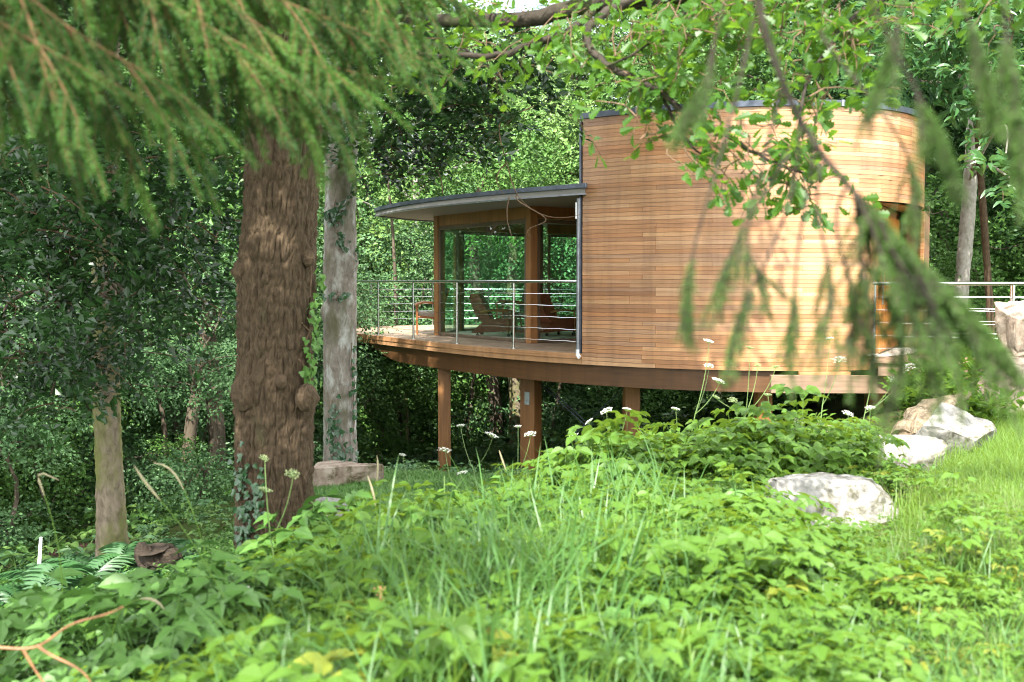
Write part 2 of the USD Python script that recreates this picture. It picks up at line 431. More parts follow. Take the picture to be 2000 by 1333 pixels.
M["leaf_chestnut"] = leaf_mat("leaf_chestnut", [(0.03, 0.10, 0.03), (0.06, 0.15, 0.045), (0.10, 0.20, 0.07)], rough=0.38, trans=0.3)
M["leaf_elder"] = leaf_mat("leaf_elder", [(0.055, 0.125, 0.014), (0.10, 0.20, 0.026), (0.165, 0.27, 0.042)], rough=0.48, trans=0.34, tcol=(0.34, 0.48, 0.04), spec=0.3)
M["leaf_sallow"] = leaf_mat("leaf_sallow", [(0.12, 0.17, 0.02), (0.22, 0.24, 0.035), (0.28, 0.22, 0.05)], rough=0.5, trans=0.3, tcol=(0.45, 0.42, 0.05), spec=0.3)
M["leaf_ivy"] = leaf_mat("leaf_ivy", [(0.012, 0.045, 0.014), (0.024, 0.075, 0.022), (0.045, 0.11, 0.033)], rough=0.3, trans=0)
M["needle"] = leaf_mat("needle_green", [(0.012, 0.05, 0.006), (0.055, 0.145, 0.013), (0.15, 0.27, 0.026)], rough=0.55, trans=0, spec=0.25, nscale=7.0)
M["needle_b"] = leaf_mat("needle_olive", [(0.03, 0.07, 0.012), (0.065, 0.135, 0.020), (0.13, 0.18, 0.035)], rough=0.55, trans=0, spec=0.2, nscale=9.0)
M["grass"] = leaf_mat("grass_blade", [(0.065, 0.14, 0.016), (0.115, 0.21, 0.03), (0.18, 0.275, 0.052), (0.24, 0.27, 0.08)], rough=0.45, trans=0.34, tcol=(0.36, 0.48, 0.05), spec=0.35)
M["grass_blue"] = leaf_mat("grass_blue", [(0.045, 0.12, 0.026), (0.08, 0.175, 0.042), (0.125, 0.23, 0.065)], rough=0.42, trans=0.3, tcol=(0.22, 0.40, 0.07), spec=0.4)
M["grass_dry"] = leaf_mat("grass_dry", [(0.09, 0.13, 0.035), (0.15, 0.16, 0.065), (0.22, 0.18, 0.095)], rough=0.5, trans=0.25, tcol=(0.4, 0.38, 0.16))
M["lawn"] = leaf_mat("short_grass", [(0.05, 0.14, 0.015), (0.085, 0.20, 0.025), (0.13, 0.24, 0.04)], rough=0.5, trans=0)
M["fern"] = leaf_mat("fern_green", [(0.02, 0.07, 0.018), (0.035, 0.105, 0.025), (0.06, 0.14, 0.035)], trans=0)
M["stem"] = plain("stem_green", (0.13, 0.21, 0.06), 0.5, 0, 0.02, 30)
M["petal"] = plain("petal_white", (0.72, 0.72, 0.64), 0.7, 0, 0.0, 30, 0.1)
M["seed"] = plain("seed_green", (0.24, 0.30, 0.13), 0.7, 0, 0.0, 30, 0.2)
M["straw"] = plain("straw", (0.26, 0.23, 0.13), 0.7, 0, 0.0, 30, 0.2)
M["cane"] = plain("dry_cane", (0.26, 0.12, 0.05), 0.5, 0, 0.02, 30, 0.3)
M["dead_wood"] = bark("dead_wood", [(0.07, 0.05, 0.03), (0.22, 0.17, 0.11), (0.36, 0.29, 0.2)], (25, 25, 25), 1.0)
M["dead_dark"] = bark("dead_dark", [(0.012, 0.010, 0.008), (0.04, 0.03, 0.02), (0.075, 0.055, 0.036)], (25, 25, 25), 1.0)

# ------------------------------------------------------------------ ground
CTRL = np.array([
    (0, 0, -.52), (-3, 0, -.6), (3, 0, -.35), (-1.2, 3.5, -.62), (0.5, 4, -.55), (0, 5.5, -.62), (3, 4.5, -.3), (6, 4.5, 0), (2, 7, -.52), (-1, 6, -.8), (-2.2, 5, -1.0), (-2.1, 9.5, -1.25),
    (0, 9, -1.05), (1.5, 10, -.85), (4, 10, -.5), (6, 10, -.2), (9, 10, .1), (5.5, 13, -.45), (7.2, 14.9, -.12), (9, 15.5, .05), (11, 20, .2), (3.6, 16, -1.2), (5.5, 17.5, -1.0),
    (.35, 18.5, -2.2), (-1.2, 20.4, -2.5), (1, 13, -1.4), (-2.4, 16, -1.65), (-1.8, 13.5, -1.55), (-.6, 14.5, -1.65), (-4.3, 12.5, -2.3), (-6, 8, -1.9), (-5, 5, -1.4), (-9, 10, -2.8), (-10, 16, -3.5),
    (-5, 18, -2.7), (-3, 25, -3.3), (2, 25, -2.8), (6, 24, -1.5), (0, 35, -4), (-12, 30, -4.5), (12, 30, -1), (-15, 50, -3), (0, 55, 0), (20, 50, 3), (0, 80, 9), (-30, 80, 7), (30, 80, 11),
    (-40, 30, -4), (40, 30, 4), (-40, 0, -3), (40, 0, 3), (0, -30, 0), (-40, -40, -2), (40, -40, 2), (0, 160, 18), (-150, 160, 12), (150, 160, 22), (-150, 0, -2), (150, 0, 6), (0, -150, 0), (-150, -150, 0), (150, -150, 0)], float)
_rbf = RBFInterpolator(CTRL[:, :2], CTRL[:, 2], kernel="thin_plate_spline", smoothing=0.02)


def gz(x, y):
    x, y = np.broadcast_arrays(np.asarray(x, float), np.asarray(y, float))
    q = np.stack([x.ravel(), y.ravel()], 1)
    z = np.concatenate([_rbf(q[i:i + 20000]) for i in range(0, len(q), 20000)])
    p = np.column_stack([q * 1.1, np.zeros(len(q))])
    z = z + (meshkit.fbm(p, 3, 5) - 0.45) * 0.14
    return z.reshape(x.shape)


def spaced(lo, hi, n, power):
    t = np.linspace(-1, 1, n)
    return np.where(t < 0, -(np.abs(t) ** power) * -lo, (t ** power) * hi)


gx = spaced(-170, 170, 201, 2.4)
gy = 8 + spaced(-170, 190, 221, 2.4)
GX, GY = np.meshgrid(gx, gy)
GZ = gz(GX, GY)
nx, ny = len(gx), len(gy)
idx = np.arange(nx * ny).reshape(ny, nx)
q = np.stack([idx[:-1, :-1], idx[:-1, 1:], idx[1:, 1:], idx[1:, :-1]], -1).reshape(-1, 4)
g = obj("ground", (np.stack([GX, GY, GZ], -1).reshape(-1, 3), q), M["ground"], smooth=True)
tag(g, "uneven woodland ground sloping down to the left under the cabin", "ground", kind="structure")


def gpoint(x, y, dz=0.0):
    return np.array([x, y, float(gz(x, y)) + dz])


# ------------------------------------------------------------------ cabin plan (x right, y away)
OUT = np.array([(-4.0, 26.2), (-3.75, 24.8), (-3.3, 23.8), (-2.77, 22.9), (-1.95, 21.4), (-1.04, 19.8), (-.04, 18.35), (1.05, 17.2), (2.2, 16.45), (3.0, 16.07), (3.7, 15.9), (4.4, 15.9), (5.1, 16.12), (5.75, 16.65),
                (6.3, 17.4), (6.68, 18.4), (6.8, 19.6), (6.6, 21), (5.8, 23.3), (4.2, 25.8), (2.2, 27.4), (0, 28.3), (-2, 28.4), (-3.4, 27.7)])
_tck, _u = splprep(np.vstack([OUT, OUT[:1]]).T, s=0.01, per=True)
_d = np.array(splev(np.linspace(0, 1, 4001), _tck)).T
_s = np.concatenate([[0], np.cumsum(np.linalg.norm(np.diff(_d, axis=0), axis=1))])
LEN = _s[-1]


def curve(s, off=0.0):
    """plan point at arc length s, moved outwards by off"""
    s = np.mod(np.asarray(s, float), LEN)
    p = np.stack([np.interp(s, _s, _d[:, 0]), np.interp(s, _s, _d[:, 1])], -1)
    e = 0.02
    a = np.stack([np.interp(np.mod(s + e, LEN), _s, _d[:, 0]), np.interp(np.mod(s + e, LEN), _s, _d[:, 1])], -1)
    b = np.stack([np.interp(np.mod(s - e, LEN), _s, _d[:, 0]), np.interp(np.mod(s - e, LEN), _s, _d[:, 1])], -1)
    t = nrm(a - b)
    n = np.stack([t[..., 1], -t[..., 0]], -1)
    return p + n * off


def s_near(x, y):
    return float(_s[np.argmin((_d[:, 0] - x) ** 2 + (_d[:, 1] - y) ** 2)])


def strip(s0, s1, z0, z1, off_out, off_in, step=0.3):
    """a board bent along the outline, closed"""
    n = max(2, int(math.ceil(abs(s1 - s0) / step)) + 1)
    ss = np.linspace(s0, s1, n)
    o, i = curve(ss, off_out), curve(ss, off_in)
    z0a, z1a = np.broadcast_to(z0, (n,)), np.broadcast_to(z1, (n,))
    v = np.stack([np.column_stack([o, z0a]), np.column_stack([o, z1a]), np.column_stack([i, z1a]), np.column_stack([i, z0a])], 1).reshape(-1, 3)
    f = []
    for k in range(n - 1):
        a, b = 4 * k, 4 * (k + 1)
        for j in range(4):
            j2 = (j + 1) % 4
            f += [(a + j, b + j, b + j2), (a + j, b + j2, a + j2)]
    f += [(0, 1, 2), (0, 2, 3)]
    e = 4 * (n - 1)
    f += [(e, e + 2, e + 1), (e, e + 3, e + 2)]
    return v, np.array(f)


S_TIP = s_near(-3.9, 25.4)
S_W0 = s_near(1.08, 17.2)
S_A = s_near(5.14, 16.13)
S_B = s_near(6.73, 18.6)
S_BACK = s_near(2.4, 27.3)
OUTLINE = sg.Polygon(curve(np.linspace(0, LEN, 260, endpoint=False)))
Z_BOT, Z_TOP, Z_LINTEL = -0.17, 3.55, 2.25
rng = np.random.default_rng(7)

cabin = thing("timber_cabin", "curved cedar-clad cabin on timber posts with a glazed room and flat roofs", "cabin")
# backing behind the boards
obj("wall_core", strip(S_W0 + 0.01, S_A - 0.01, Z_BOT + 0.01, Z_LINTEL, -0.03, -0.2), M["backing"], cabin)
obj("wall_core", strip(S_W0 + 0.01, S_BACK, Z_LINTEL + 0.003, Z_TOP - 0.01, -0.03, -0.2), M["backing"], cabin)
obj("wall_core", strip(S_B + 0.01, S_BACK, Z_BOT + 0.01, Z_LINTEL, -0.03, -0.2), M["backing"], cabin)
NROW = 60
RH = (Z_TOP - Z_BOT) / NROW
stations = np.arange(0.0, 30.0, 0.42)
for r in range(NROW):
    z0 = Z_BOT + r * RH
    end = (s_near(6.79, 20.6) if z0 > Z_LINTEL - 0.02 else S_A)
    a = S_W0
    if z0 > Z_LINTEL - 0.02:
        end = s_near(6.79, 20.6)
    first = True
    while a < end - 0.01:
        ln = rng.choice([1.26, 1.68, 2.1, 2.52, 2.94]) if not first else rng.choice([0.84, 1.05, 1.26, 2.1, 2.94], p=[.2, .2, .25, .2, .15])
        if z0 < Z_LINTEL - 0.02 and not first:
            ln = rng.choice([2.1, 2.52, 2.94])
        first = False
        b = min(end, a + ln)
        if end - b < 0.5:
            b = end
        jit = rng.uniform(-0.0015, 0.0015)
        obj("cladding_board", strip(a + 0.0012, b - 0.0012, z0 + 0.0019, z0 + RH - 0.0019, 0.0 + jit, -0.022, 0.42), M["cedar"], cabin)
        a = b
# the entrance recess
RA, RC, RB = np.array([5.14, 16.13]), np.array([6.55, 19.05]), np.array([6.73, 18.5])


def wall_panel(P, Q, z0, z1, th, side=1):
    P, Q = np.asarray(P, float), np.asarray(Q, float)
    t = nrm(Q - P); n = np.array([t[1], -t[0]]) * side
    poly = sg.Polygon([P, Q, Q - n * th, P - n * th])
    return prism(poly, z0, z1)


dn = nrm(RC - RA)
door_n = np.array([dn[1], -dn[0]])
# return strip beside the door, the door, and the boarded inner wall
obj("recess_wall", wall_panel(RA - door_n * 0.03, RC - door_n * 0.03, Z_BOT + 0.01, Z_LINTEL - 0.004, 0.12), M["cedar_trim"], cabin)
d0, d1 = RA + dn * 0.5, RA + dn * 3.15
door = obj("door", wall_panel(d0, d1, 0.02, 2.12, 0.028), M["door_wood"], cabin)
for k in range(12):
    p0, p1 = d0 + (d1 - d0) * (k + 0.04) / 12, d0 + (d1 - d0) * (k + 0.96) / 12
    obj("door_board", wall_panel(p0 + door_n * 0.014, p1 + door_n * 0.014, 0.03, 2.11, 0.013), M["door_wood"], door)
hb = MB(); hp = d0 + dn * 0.25 + door_n * 0.06
hb.tube([(hp[0], hp[1], 0.75), (hp[0], hp[1], 1.25)], 0.013, 8)
obj("handle", hb.done(), M["steel"], door)
for k in range(int((Z_LINTEL - Z_BOT) / RH)):
    z0 = Z_BOT + k * RH
    obj("cladding_board", wall_panel(RA + dn * 0.01, RA + dn * 0.49, z0 + 0.0019, z0 + RH - 0.0019, 0.022), M["cedar"], cabin)
rn = nrm(RB - RC)
obj("recess_wall", wall_panel(RC + np.array([0.02, 0]), RB + np.array([0.02, 0]), Z_BOT + 0.01, Z_LINTEL - 0.004, 0.1), M["backing"], cabin)
for k in range(int((Z_LINTEL - Z_BOT) / RH)):
    z0 = Z_BOT + k * RH
    obj("cladding_board", wall_panel(RC + np.array([0.015, 0]), RB + np.array([0.015, 0]), z0 + 0.0019, z0 + RH - 0.0019, 0.03, 1), M["cedar"], cabin)
recess_roof = sg.Polygon(np.vstack([curve(np.linspace(S_A, S_B, 14), -0.02), [RC]]))
obj("porch_ceiling", prism(recess_roof, Z_LINTEL - 0.001 + 0.004, Z_LINTEL + 0.03), M["cedar_trim"], cabin)
# high volume
high_arc = curve(np.linspace(S_W0, S_BACK, 60), -0.02)
HIGH = sg.Polygon(high_arc)
roof = obj("high_roof", prism(HIGH.buffer(-0.03), Z_TOP - 0.12, Z_TOP - 0.02), M["metal_dark"], cabin)
ss = np.linspace(S_W0 - 0.03, S_BACK, 19)
for k in range(18):
    obj("coping", strip(ss[k] + 0.004, ss[k + 1] - 0.004, Z_TOP + 0.002, Z_TOP + 0.085, 0.035, -0.22, 0.25), M["metal_dark"], roof)
    obj("coping_seam", strip(ss[k + 1] - 0.018, ss[k + 1] + 0.018, Z_TOP + 0.001, Z_TOP + 0.092, 0.041, -0.225, 0.05), M["metal_grey"], roof)
# west return of the high volume
wp, wq = curve(S_W0, -0.03), curve(S_BACK, -0.03)
obj("return_wall", wall_panel(wp + np.array([0.02, 0.02]), wq, 2.52, Z_TOP - 0.01, 0.1, -1), M["cedar_trim"], cabin)
obj("return_wall", wall_panel(wp + np.array([0.02, 0.02]), wp + (wq - wp) * 0.36, -0.16, 2.40, 0.1, -1), M["cedar_trim"], cabin)
# metal edge fin and down pipe at the end of the boards
fb = MB()
tn = nrm(curve(S_W0 + 0.05) - curve(S_W0 - 0.05))
fc = curve(S_W0, 0.0) - tn * 0.018
fb.box((fc[0], fc[1] + 0.02, (Z_TOP + Z_BOT) / 2 + 0.07), (0.03, 0.09, Z_TOP - Z_BOT - 0.2), math.atan2(tn[1], tn[0]))
obj("edge_trim", fb.done(), M["metal_dark"], cabin)
pipe = MB()
pc = curve(S_W0, 0.02) - tn * 0.062
pipe.tube([(pc[0], pc[1], 2.36), (pc[0], pc[1], 0.02)], 0.03, 12)
dp = obj("down_pipe", pipe.done(), M["metal_grey"], cabin, smooth=40)
pe = MB(); pe.tube([(pc[0], pc[1], 0.06), (pc[0], pc[1], -0.03), (pc[0] + 0.02, pc[1] - 0.03, -0.06)], 0.034, 12)
obj("pipe_shoe", pe.done(), M["white_paint"], dp)
pe = MB(); pe.tube([(pc[0] - 0.03, pc[1], 2.30), (pc[0] - 0.03, pc[1], 2.05)], 0.02, 10)
obj("pipe_bracket", pe.done(), M["white_paint"], dp)
# low roof over the glazed room and the deck
LOW = sg.Polygon(np.vstack([smooth_path([(1.1, 16.98), (.1, 17.95), (-1.38, 19.85), (-2.75, 22.75)], 24), [(-2.2, 24.2), (-.9, 26.0), (.6, 27.4), (2.4, 27.35)]]))
lr = obj("low_roof", prism(LOW.buffer(-0.01), 2.425, 2.50), M["soffit"], cabin)
obj("roof_edge", prism(LOW.buffer(0.02).difference(LOW.buffer(-0.08)).difference(sg.box(1.14, 10, 9, 40)), 2.503, 2.57), M["metal_dark"], lr)
obj("roof_sheet", prism(LOW.buffer(-0.085), 2.503, 2.55), M["metal_dark"], lr)
obj("eaves_strip", prism(LOW.buffer(0.005).difference(LOW.buffer(-0.05)).difference(sg.box(1.14, 10, 9, 40)), 2.40, 2.4235), M["metal_grey"], lr)
# floor
room_pts = [(-1.48, 23.0), (.35, 20.0), (1.45, 20.9), (2.0, 26.8), (.45, 26.45), (-1.2, 24.8)]
ROOM = sg.Polygon(room_pts)
INSIDE = so.unary_union([ROOM, HIGH.buffer(0.01)])
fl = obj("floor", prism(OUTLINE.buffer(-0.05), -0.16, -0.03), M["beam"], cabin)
obj("room_floor", prism(INSIDE.intersection(OUTLINE.buffer(-0.06)), -0.027, 0.006), M["inner_floor"], cabin)
TERRACE = OUTLINE.buffer(-0.025).difference(INSIDE.buffer(0.004)).difference(sg.box(1.6, 10, 9, 25))
bd = nrm(np.array([1.83, -3.0])); bn = np.array([bd[1], -bd[0]])
cen = np.array([-1.0, 21.5])
k = 0
for k in range(-40, 60):
    o = cen + bn * (k * 0.142)
    st = sg.Polygon([o - bd * 15, o + bd * 15, o + bd * 15 + bn * 0.137, o - bd * 15 + bn * 0.137])
    pc_ = TERRACE.intersection(st)
    for one in getattr(pc_, "geoms", [pc_]):
        if one.area > 0.03:
            obj("deck_board", prism(one, -0.027, 0.0), M["deck_wood"], cabin)
for za, zb, o in ((-0.085, -0.004, 0.012), (-0.17, -0.09, 0.0)):
    cuts = np.linspace(S_TIP - 4.0, S_W0 - 0.002, 7)
    for c0, c1 in zip(cuts[:-1], cuts[1:]):
        obj("fascia_board", strip(c0 + 0.002, c1 - 0.002, za, zb, o, -0.022, 0.3), M["cedar_trim"], cabin)
# laminated curved beam below
s0b, s1b = s_near(-2.95, 23.3), s_near(3.72, 15.9)
nb = 40
ssb = np.linspace(s0b, s1b, nb)
tt = np.clip((ssb - s0b) / 1.6, 0, 1)
o, i_ = curve(ssb, -0.07), curve(ssb, -0.22)
zb1 = -0.176 - 0.04 - 0.265 * np.sin(tt * np.pi / 2)
v = np.stack([np.column_stack([o, zb1]), np.column_stack([o, np.full(nb, -0.173)]), np.column_stack([i_, np.full(nb, -0.173)]), np.column_stack([i_, zb1])], 1).reshape(-1, 3)
f = []
for k in range(nb - 1):
    a, b = 4 * k, 4 * (k + 1)
    for j in range(4):
        f += [(a + j, b + j, b + (j + 1) % 4), (a + j, b + (j + 1) % 4, a + (j + 1) % 4)]
e = 4 * (nb - 1)
f += [(0, 1, 2), (0, 2, 3), (e, e + 2, e + 1), (e, e + 3, e + 2)]
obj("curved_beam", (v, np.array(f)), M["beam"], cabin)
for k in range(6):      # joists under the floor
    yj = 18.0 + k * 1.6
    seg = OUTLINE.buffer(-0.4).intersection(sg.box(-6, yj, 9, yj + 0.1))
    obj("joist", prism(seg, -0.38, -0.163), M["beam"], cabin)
eb = MB()
pA, pB = px(1505, 752, 15.82), px(1800, 752, 15.75)
eb.box(((pA[0] + pB[0]) / 2, 15.80, -0.345), (pB[0] - pA[0], 0.12, 0.25), math.atan2(pB[1] - pA[1], pB[0] - pA[0]))
ebp = obj("end_beam", eb.done(), M["grey_timber"], cabin)
eb = MB(); eb.box((px(1778, 752, 15.72)[0], 15.715, -0.345), (0.035, 0.02, 0.262))
obj("steel_plate", eb.done(), M["galv"], ebp)
for u in (1740, 1752):
    bb = MB(); c_ = px(u, 757, 15.74); bb.tube([c_ + [0, 0.02, 0], c_ - [0, 0.02, 0]], 0.012, 8)
    obj("bolt", bb.done(), M["galv"], ebp)
eb = MB(); qa, qb = px(1560, 733, 15.84), px(1660, 733, 15.84)
eb.box(((qa[0] + qb[0]) / 2, 15.845, -0.195), (qb[0] - qa[0], 0.09, 0.045))
obj("packing_board", eb.done(), M["cedar_trim"], cabin)


# support posts
def post(u, Y, w, ztop, rz, mat_, blab=None):
    p = px(u, 800, Y)
    zb = float(gz(p[0], p[1])) - 0.15
    b = MB(); b.box((p[0], p[1], (ztop + zb) / 2), (w, w, ztop - zb), rz)
    pr = obj("support_post", b.done(), mat_, cabin)
    if blab:
        bb = MB()
        d = np.array([math.sin(rz), -math.cos(rz)])
        bb.box((p[0] + d[0] * (w / 2 + 0.006), p[1] + d[1] * (w / 2 + 0.006), ztop - 0.42), (0.09, 0.012, 0.22), rz)
        obj("post_plate", bb.done(), M["galv"], pr)
    return p


post(868, 20.75, 0.235, -0.42, 0.06, M["post"])
P2 = post(1037, 18.95, 0.27, -0.44, -0.5, M["post"], True)
P3 = post(1233, 17.6, 0.235, -0.44, 0.1, M["post"])
post(1490, 16.4, 0.215, -0.47, 0.1, M["post"])
post(1706, 18.2, 0.24, -0.38, 0.0, M["post"])
rod = MB()
for dx in (0, 0.07):
    rod.tube([(P2[0] + 0.15 + dx, P2[1] - 0.05, -0.62), (P3[0] - 0.1 + dx, P3[1] + 0.1, float(gz(P3[0], P3[1])) + 0.1)], 0.008, 6)
obj("brace_rod", rod.done(), M["metal_dark"], cabin)
rod = MB(); rod.tube([(P3[0] - 0.1, P3[1], -0.55), (P2[0] + 0.15, P2[1], float(gz(P2[0], P2[1])) + 0.25)], 0.008, 6)
obj("brace_rod", rod.done(), M["metal_dark"], cabin)


# glazing
def glazed(P, Q, panes, z0=0.0, zt=2.14, zhead=2.43, fw=0.055, inset=0.0):
    P, Q = np.asarray(P, float), np.asarray(Q, float)
    t = nrm(Q - P); L = np.linalg.norm(Q - P); ang = math.atan2(t[1], t[0])
    head = MB(); c = (P + Q) / 2
    head.box((c[0], c[1], (zt + 0.07 + zhead) / 2), (L - 0.16, 0.12, zhead - zt - 0.07), ang)
    obj("header_beam", head.done(), M["frame_wood"], cabin)
    for k in range(panes):
        a, b = 0.09 + (L - 0.18) * k / panes, 0.09 + (L - 0.18) * (k + 1) / panes
        off = np.array([-t[1], t[0]]) * (0.035 if k % 2 else -0.035)
        fm = MB()
        for s_ in (a + fw / 2, b - fw / 2):
            q_ = P + t * s_ + off
            fm.box((q_[0], q_[1], (z0 + zt) / 2 + 0.03), (fw, 0.06, zt - z0 + 0.06 - 2 * 0.001), ang)
        q_ = P + t * (a + b) / 2 + off
        fm.box((q_[0], q_[1], zt + 0.03 - 0.002), (b - a - 2 * fw - 0.002, 0.056, 0.07), ang)
        fm.box((q_[0], q_[1], z0 + 0.032), (b - a - 2 * fw - 0.002, 0.056, 0.05), ang)
        wf = obj("window", fm.done(), M["frame_grey"], cabin)
        pm = MB(); pm.add(*bx_plain((q_[0], q_[1], (z0 + 0.06 + zt - 0.007) / 2), (b - a - 2 * fw - 0.004, 0.008, zt - z0 - 0.068), ang))
        obj("pane", pm.done(), M["glass"], wf)


def bx_plain(c, size, rz):
    m = trimesh.creation.box(size)
    cc, ss_ = math.cos(rz), math.sin(rz)
    R = np.array([[cc, -ss_, 0], [ss_, cc, 0], [0, 0, 1.0]])
    return np.array(m.vertices) @ R.T + np.asarray(c), m.faces


glazed((-1.48, 23.0), (.35, 20.0), 1)
glazed((.35, 20.0), (1.45, 20.9), 1)
glazed((-1.48, 23.0), (-1.2, 24.8), 1)
glazed((-1.2, 24.8), (.45, 26.45), 1)
glazed((.75, 26.5), (2.4, 26.8), 1)
for (x, y), w, m_ in (((-1.48, 23.0), 0.17, "frame_wood"), ((.35, 20.0), 0.15, "frame_wood"), ((-1.2, 24.8), 0.14, "frame_wood"), ((.6, 26.5), 0.2, "frame_grey"), ((1.45, 20.9), 0.12, "frame_wood"), ((2.42, 26.8), 0.12, "frame_wood")):
    b = MB(); b.box((x, y, 1.21), (w, w, 2.42), math.atan2(-3.0, 1.83))
    obj("corner_post", b.done(), M[m_], cabin)
obj("inner_wall", wall_panel((2.45, 26.7), (1.5, 20.95), 0.01, 2.41, 0.1), M["inner_wall"], cabin)


# ------------------------------------------------------------------ railings
def railing(name, label, pts, posts, ztop=1.1, ncab=5, foot=0.0):
    """pts: plan polyline; posts: plan points"""
    t = thing(name, label, "railing")
    pts = np.asarray(pts, float)
    b = MB(); b.tube(np.column_stack([pts, np.full(len(pts), ztop)]), 0.026, 10)
    obj("handrail", b.done(), M["steel"], t, smooth=50)
    for x, y in posts:
        b = MB(); b.tube([(x, y, foot), (x, y, ztop - 0.02)], 0.021, 10)
        pp = obj("rail_post", b.done(), M["steel"], t, smooth=50)
        b = MB(); b.tube([(x, y, foot), (x, y, foot + 0.012)], 0.05, 12)
        obj("base_plate", b.done(), M["steel"], pp)
    for k in range(ncab):
        z = foot + (ztop - foot) * (k + 1) / (ncab + 1) - 0.01
        b = MB(); b.tube(np.column_stack([pts, np.full(len(pts), z)]), 0.0042, 6)
        obj("cable", b.done(), M["steel"], t)
    return t


post_s = [s_near(1.0, 17.2)] + [s_near(*p) for p in ((-.045, 18.35), (-1.037, 19.8), (-1.947, 21.4), (-2.776, 22.95))]
sp = S_TIP
ext = [s_near(-3.5, 24.3), s_near(-3.95, 25.9), s_near(-3.5, 27.55), s_near(-2.0, 28.35), s_near(-.6, 28.25), s_near(.8, 27.95), s_near(2.2, 27.35)]
run = np.concatenate([np.linspace(s_near(2.2, 27.35) - 0.0, LEN, 30)[:-1], np.linspace(0, S_W0 - 0.1, 40)])
railing("deck_railing", "curved stainless steel cable railing round the cabin's wooden deck", curve(run, -0.08), [tuple(curve(s, -0.08)) for s in post_s[1:] + ext])

# ------------------------------------------------------------------ footbridge
BD = nrm(np.array([1.0, -0.515])); BN = np.array([-BD[1], BD[0]])
B0 = np.array([5.0, 15.66])
bridge = thing("footbridge", "timber footbridge from the grassy bank to the cabin entrance", "footbridge")
for k in range(27):
    a = B0 + BD * (0.02 + k * 0.144)
    pl = sg.Polygon([a - BN * 0.06, a + BD * 0.138 - BN * 0.06, a + BD * 0.138 + BN * 1.32, a + BN * 1.32])
    pl = pl.difference(OUTLINE.buffer(0.012))
    if pl.area > 0.01:
        obj("plank", prism(pl, -0.03, 0.0), M["grey_timber"], bridge)
for off in (-0.02, 1.2):
    b = MB(); c = B0 + BD * 1.95 + BN * (off + 0.03)
    b.box((c[0], c[1], -0.123), (3.7, 0.06, 0.18), math.atan2(BD[1], BD[0]))
    obj("side_beam", b.done(), M["grey_timber"], bridge)
pol = recess_roof.buffer(-0.03)
obj("threshold", prism(pol, -0.02, 0.004), M["grey_timber"], bridge)
for lab, off in (("steel cable railing on the near side of the footbridge", -0.0), ("steel cable railing on the far side of the footbridge, behind the planks", 1.27)):
    o = B0 + BN * off
    s0 = 0.02 if off < 0.5 else 0.75
    railing("bridge_railing", lab, [o + BD * s for s in np.linspace(s0, 4.0, 6)], [tuple(o + BD * s) for s in ((0.04, 0.86, 1.80, 2.8, 3.8) if off < 0.5 else (0.8, 1.7, 2.7, 3.7))], 1.07, 5)


# ------------------------------------------------------------------ chairs
def red_chair(label, loc, rz):
    t = thing("red_armchair", label, "armchair", loc, rz, "armchairs in the glazed room", (1.0, 1.05, 0.86))
    # faces +x
    s = trimesh.creation.box([0.62, 0.56, 0.24]); b = MB()
    prof = sg.Polygon([(-0.36, 0.10), (0.42, 0.14), (0.46, 0.22), (0.44, 0.40), (-0.02, 0.38), (-0.16, 0.30), (-0.30, 0.16)]).buffer(0.02)
    m = trimesh.creation.extrude_polygon(prof, 0.58, engine="earcut"); m.apply_transform(trimesh.transformations.rotation_matrix(math.pi / 2, [1, 0, 0])); m.apply_translation([0, 0.29, 0])
    obj("seat", m, M["red_leather"], t)
    prof = sg.Polygon([(-0.16, 0.34), (-0.02, 0.40), (-0.20, 0.86), (-0.26, 0.96), (-0.38, 0.97), (-0.42, 0.90), (-0.30, 0.52)]).buffer(0.018)
    m = trimesh.creation.extrude_polygon(prof, 0.56, engine="earcut"); m.apply_transform(trimesh.transformations.rotation_matrix(math.pi / 2, [1, 0, 0])); m.apply_translation([0, 0.28, 0])
    obj("backrest", m, M["red_leather"], t)
    for sy in (-1, 1):
        b = MB(); b.tube(smooth_path([(-0.2, sy * 0.33, 0.56), (0.1, sy * 0.335, 0.60), (0.36, sy * 0.33, 0.57)], 8), 0.022, 8)
        b.tube([(0.34, sy * 0.33, 0.57), (0.36, sy * 0.33, 0.08)], 0.012, 8)
        obj("armrest", b.done(), M["chair_wood"], t)
    for sxx in (-0.26, 0.36):
        for sy in (-1, 1):
            b = MB(); b.tube([(sxx, sy * 0.27, 0.07), (sxx, sy * 0.27, 0.13)], 0.012, 8); b.tube([(sxx, sy * 0.27 - 0.015, 0.035), (sxx, sy * 0.27 + 0.015, 0.035)], 0.035, 12)
            obj("caster", b.done(), M["black_rubber"], t)
    b = MB(); b.box((0.58, 0, 0.12), (0.26, 0.5, 0.06))
    obj("footrest", b.done(), M["red_leather"], t)
    return t


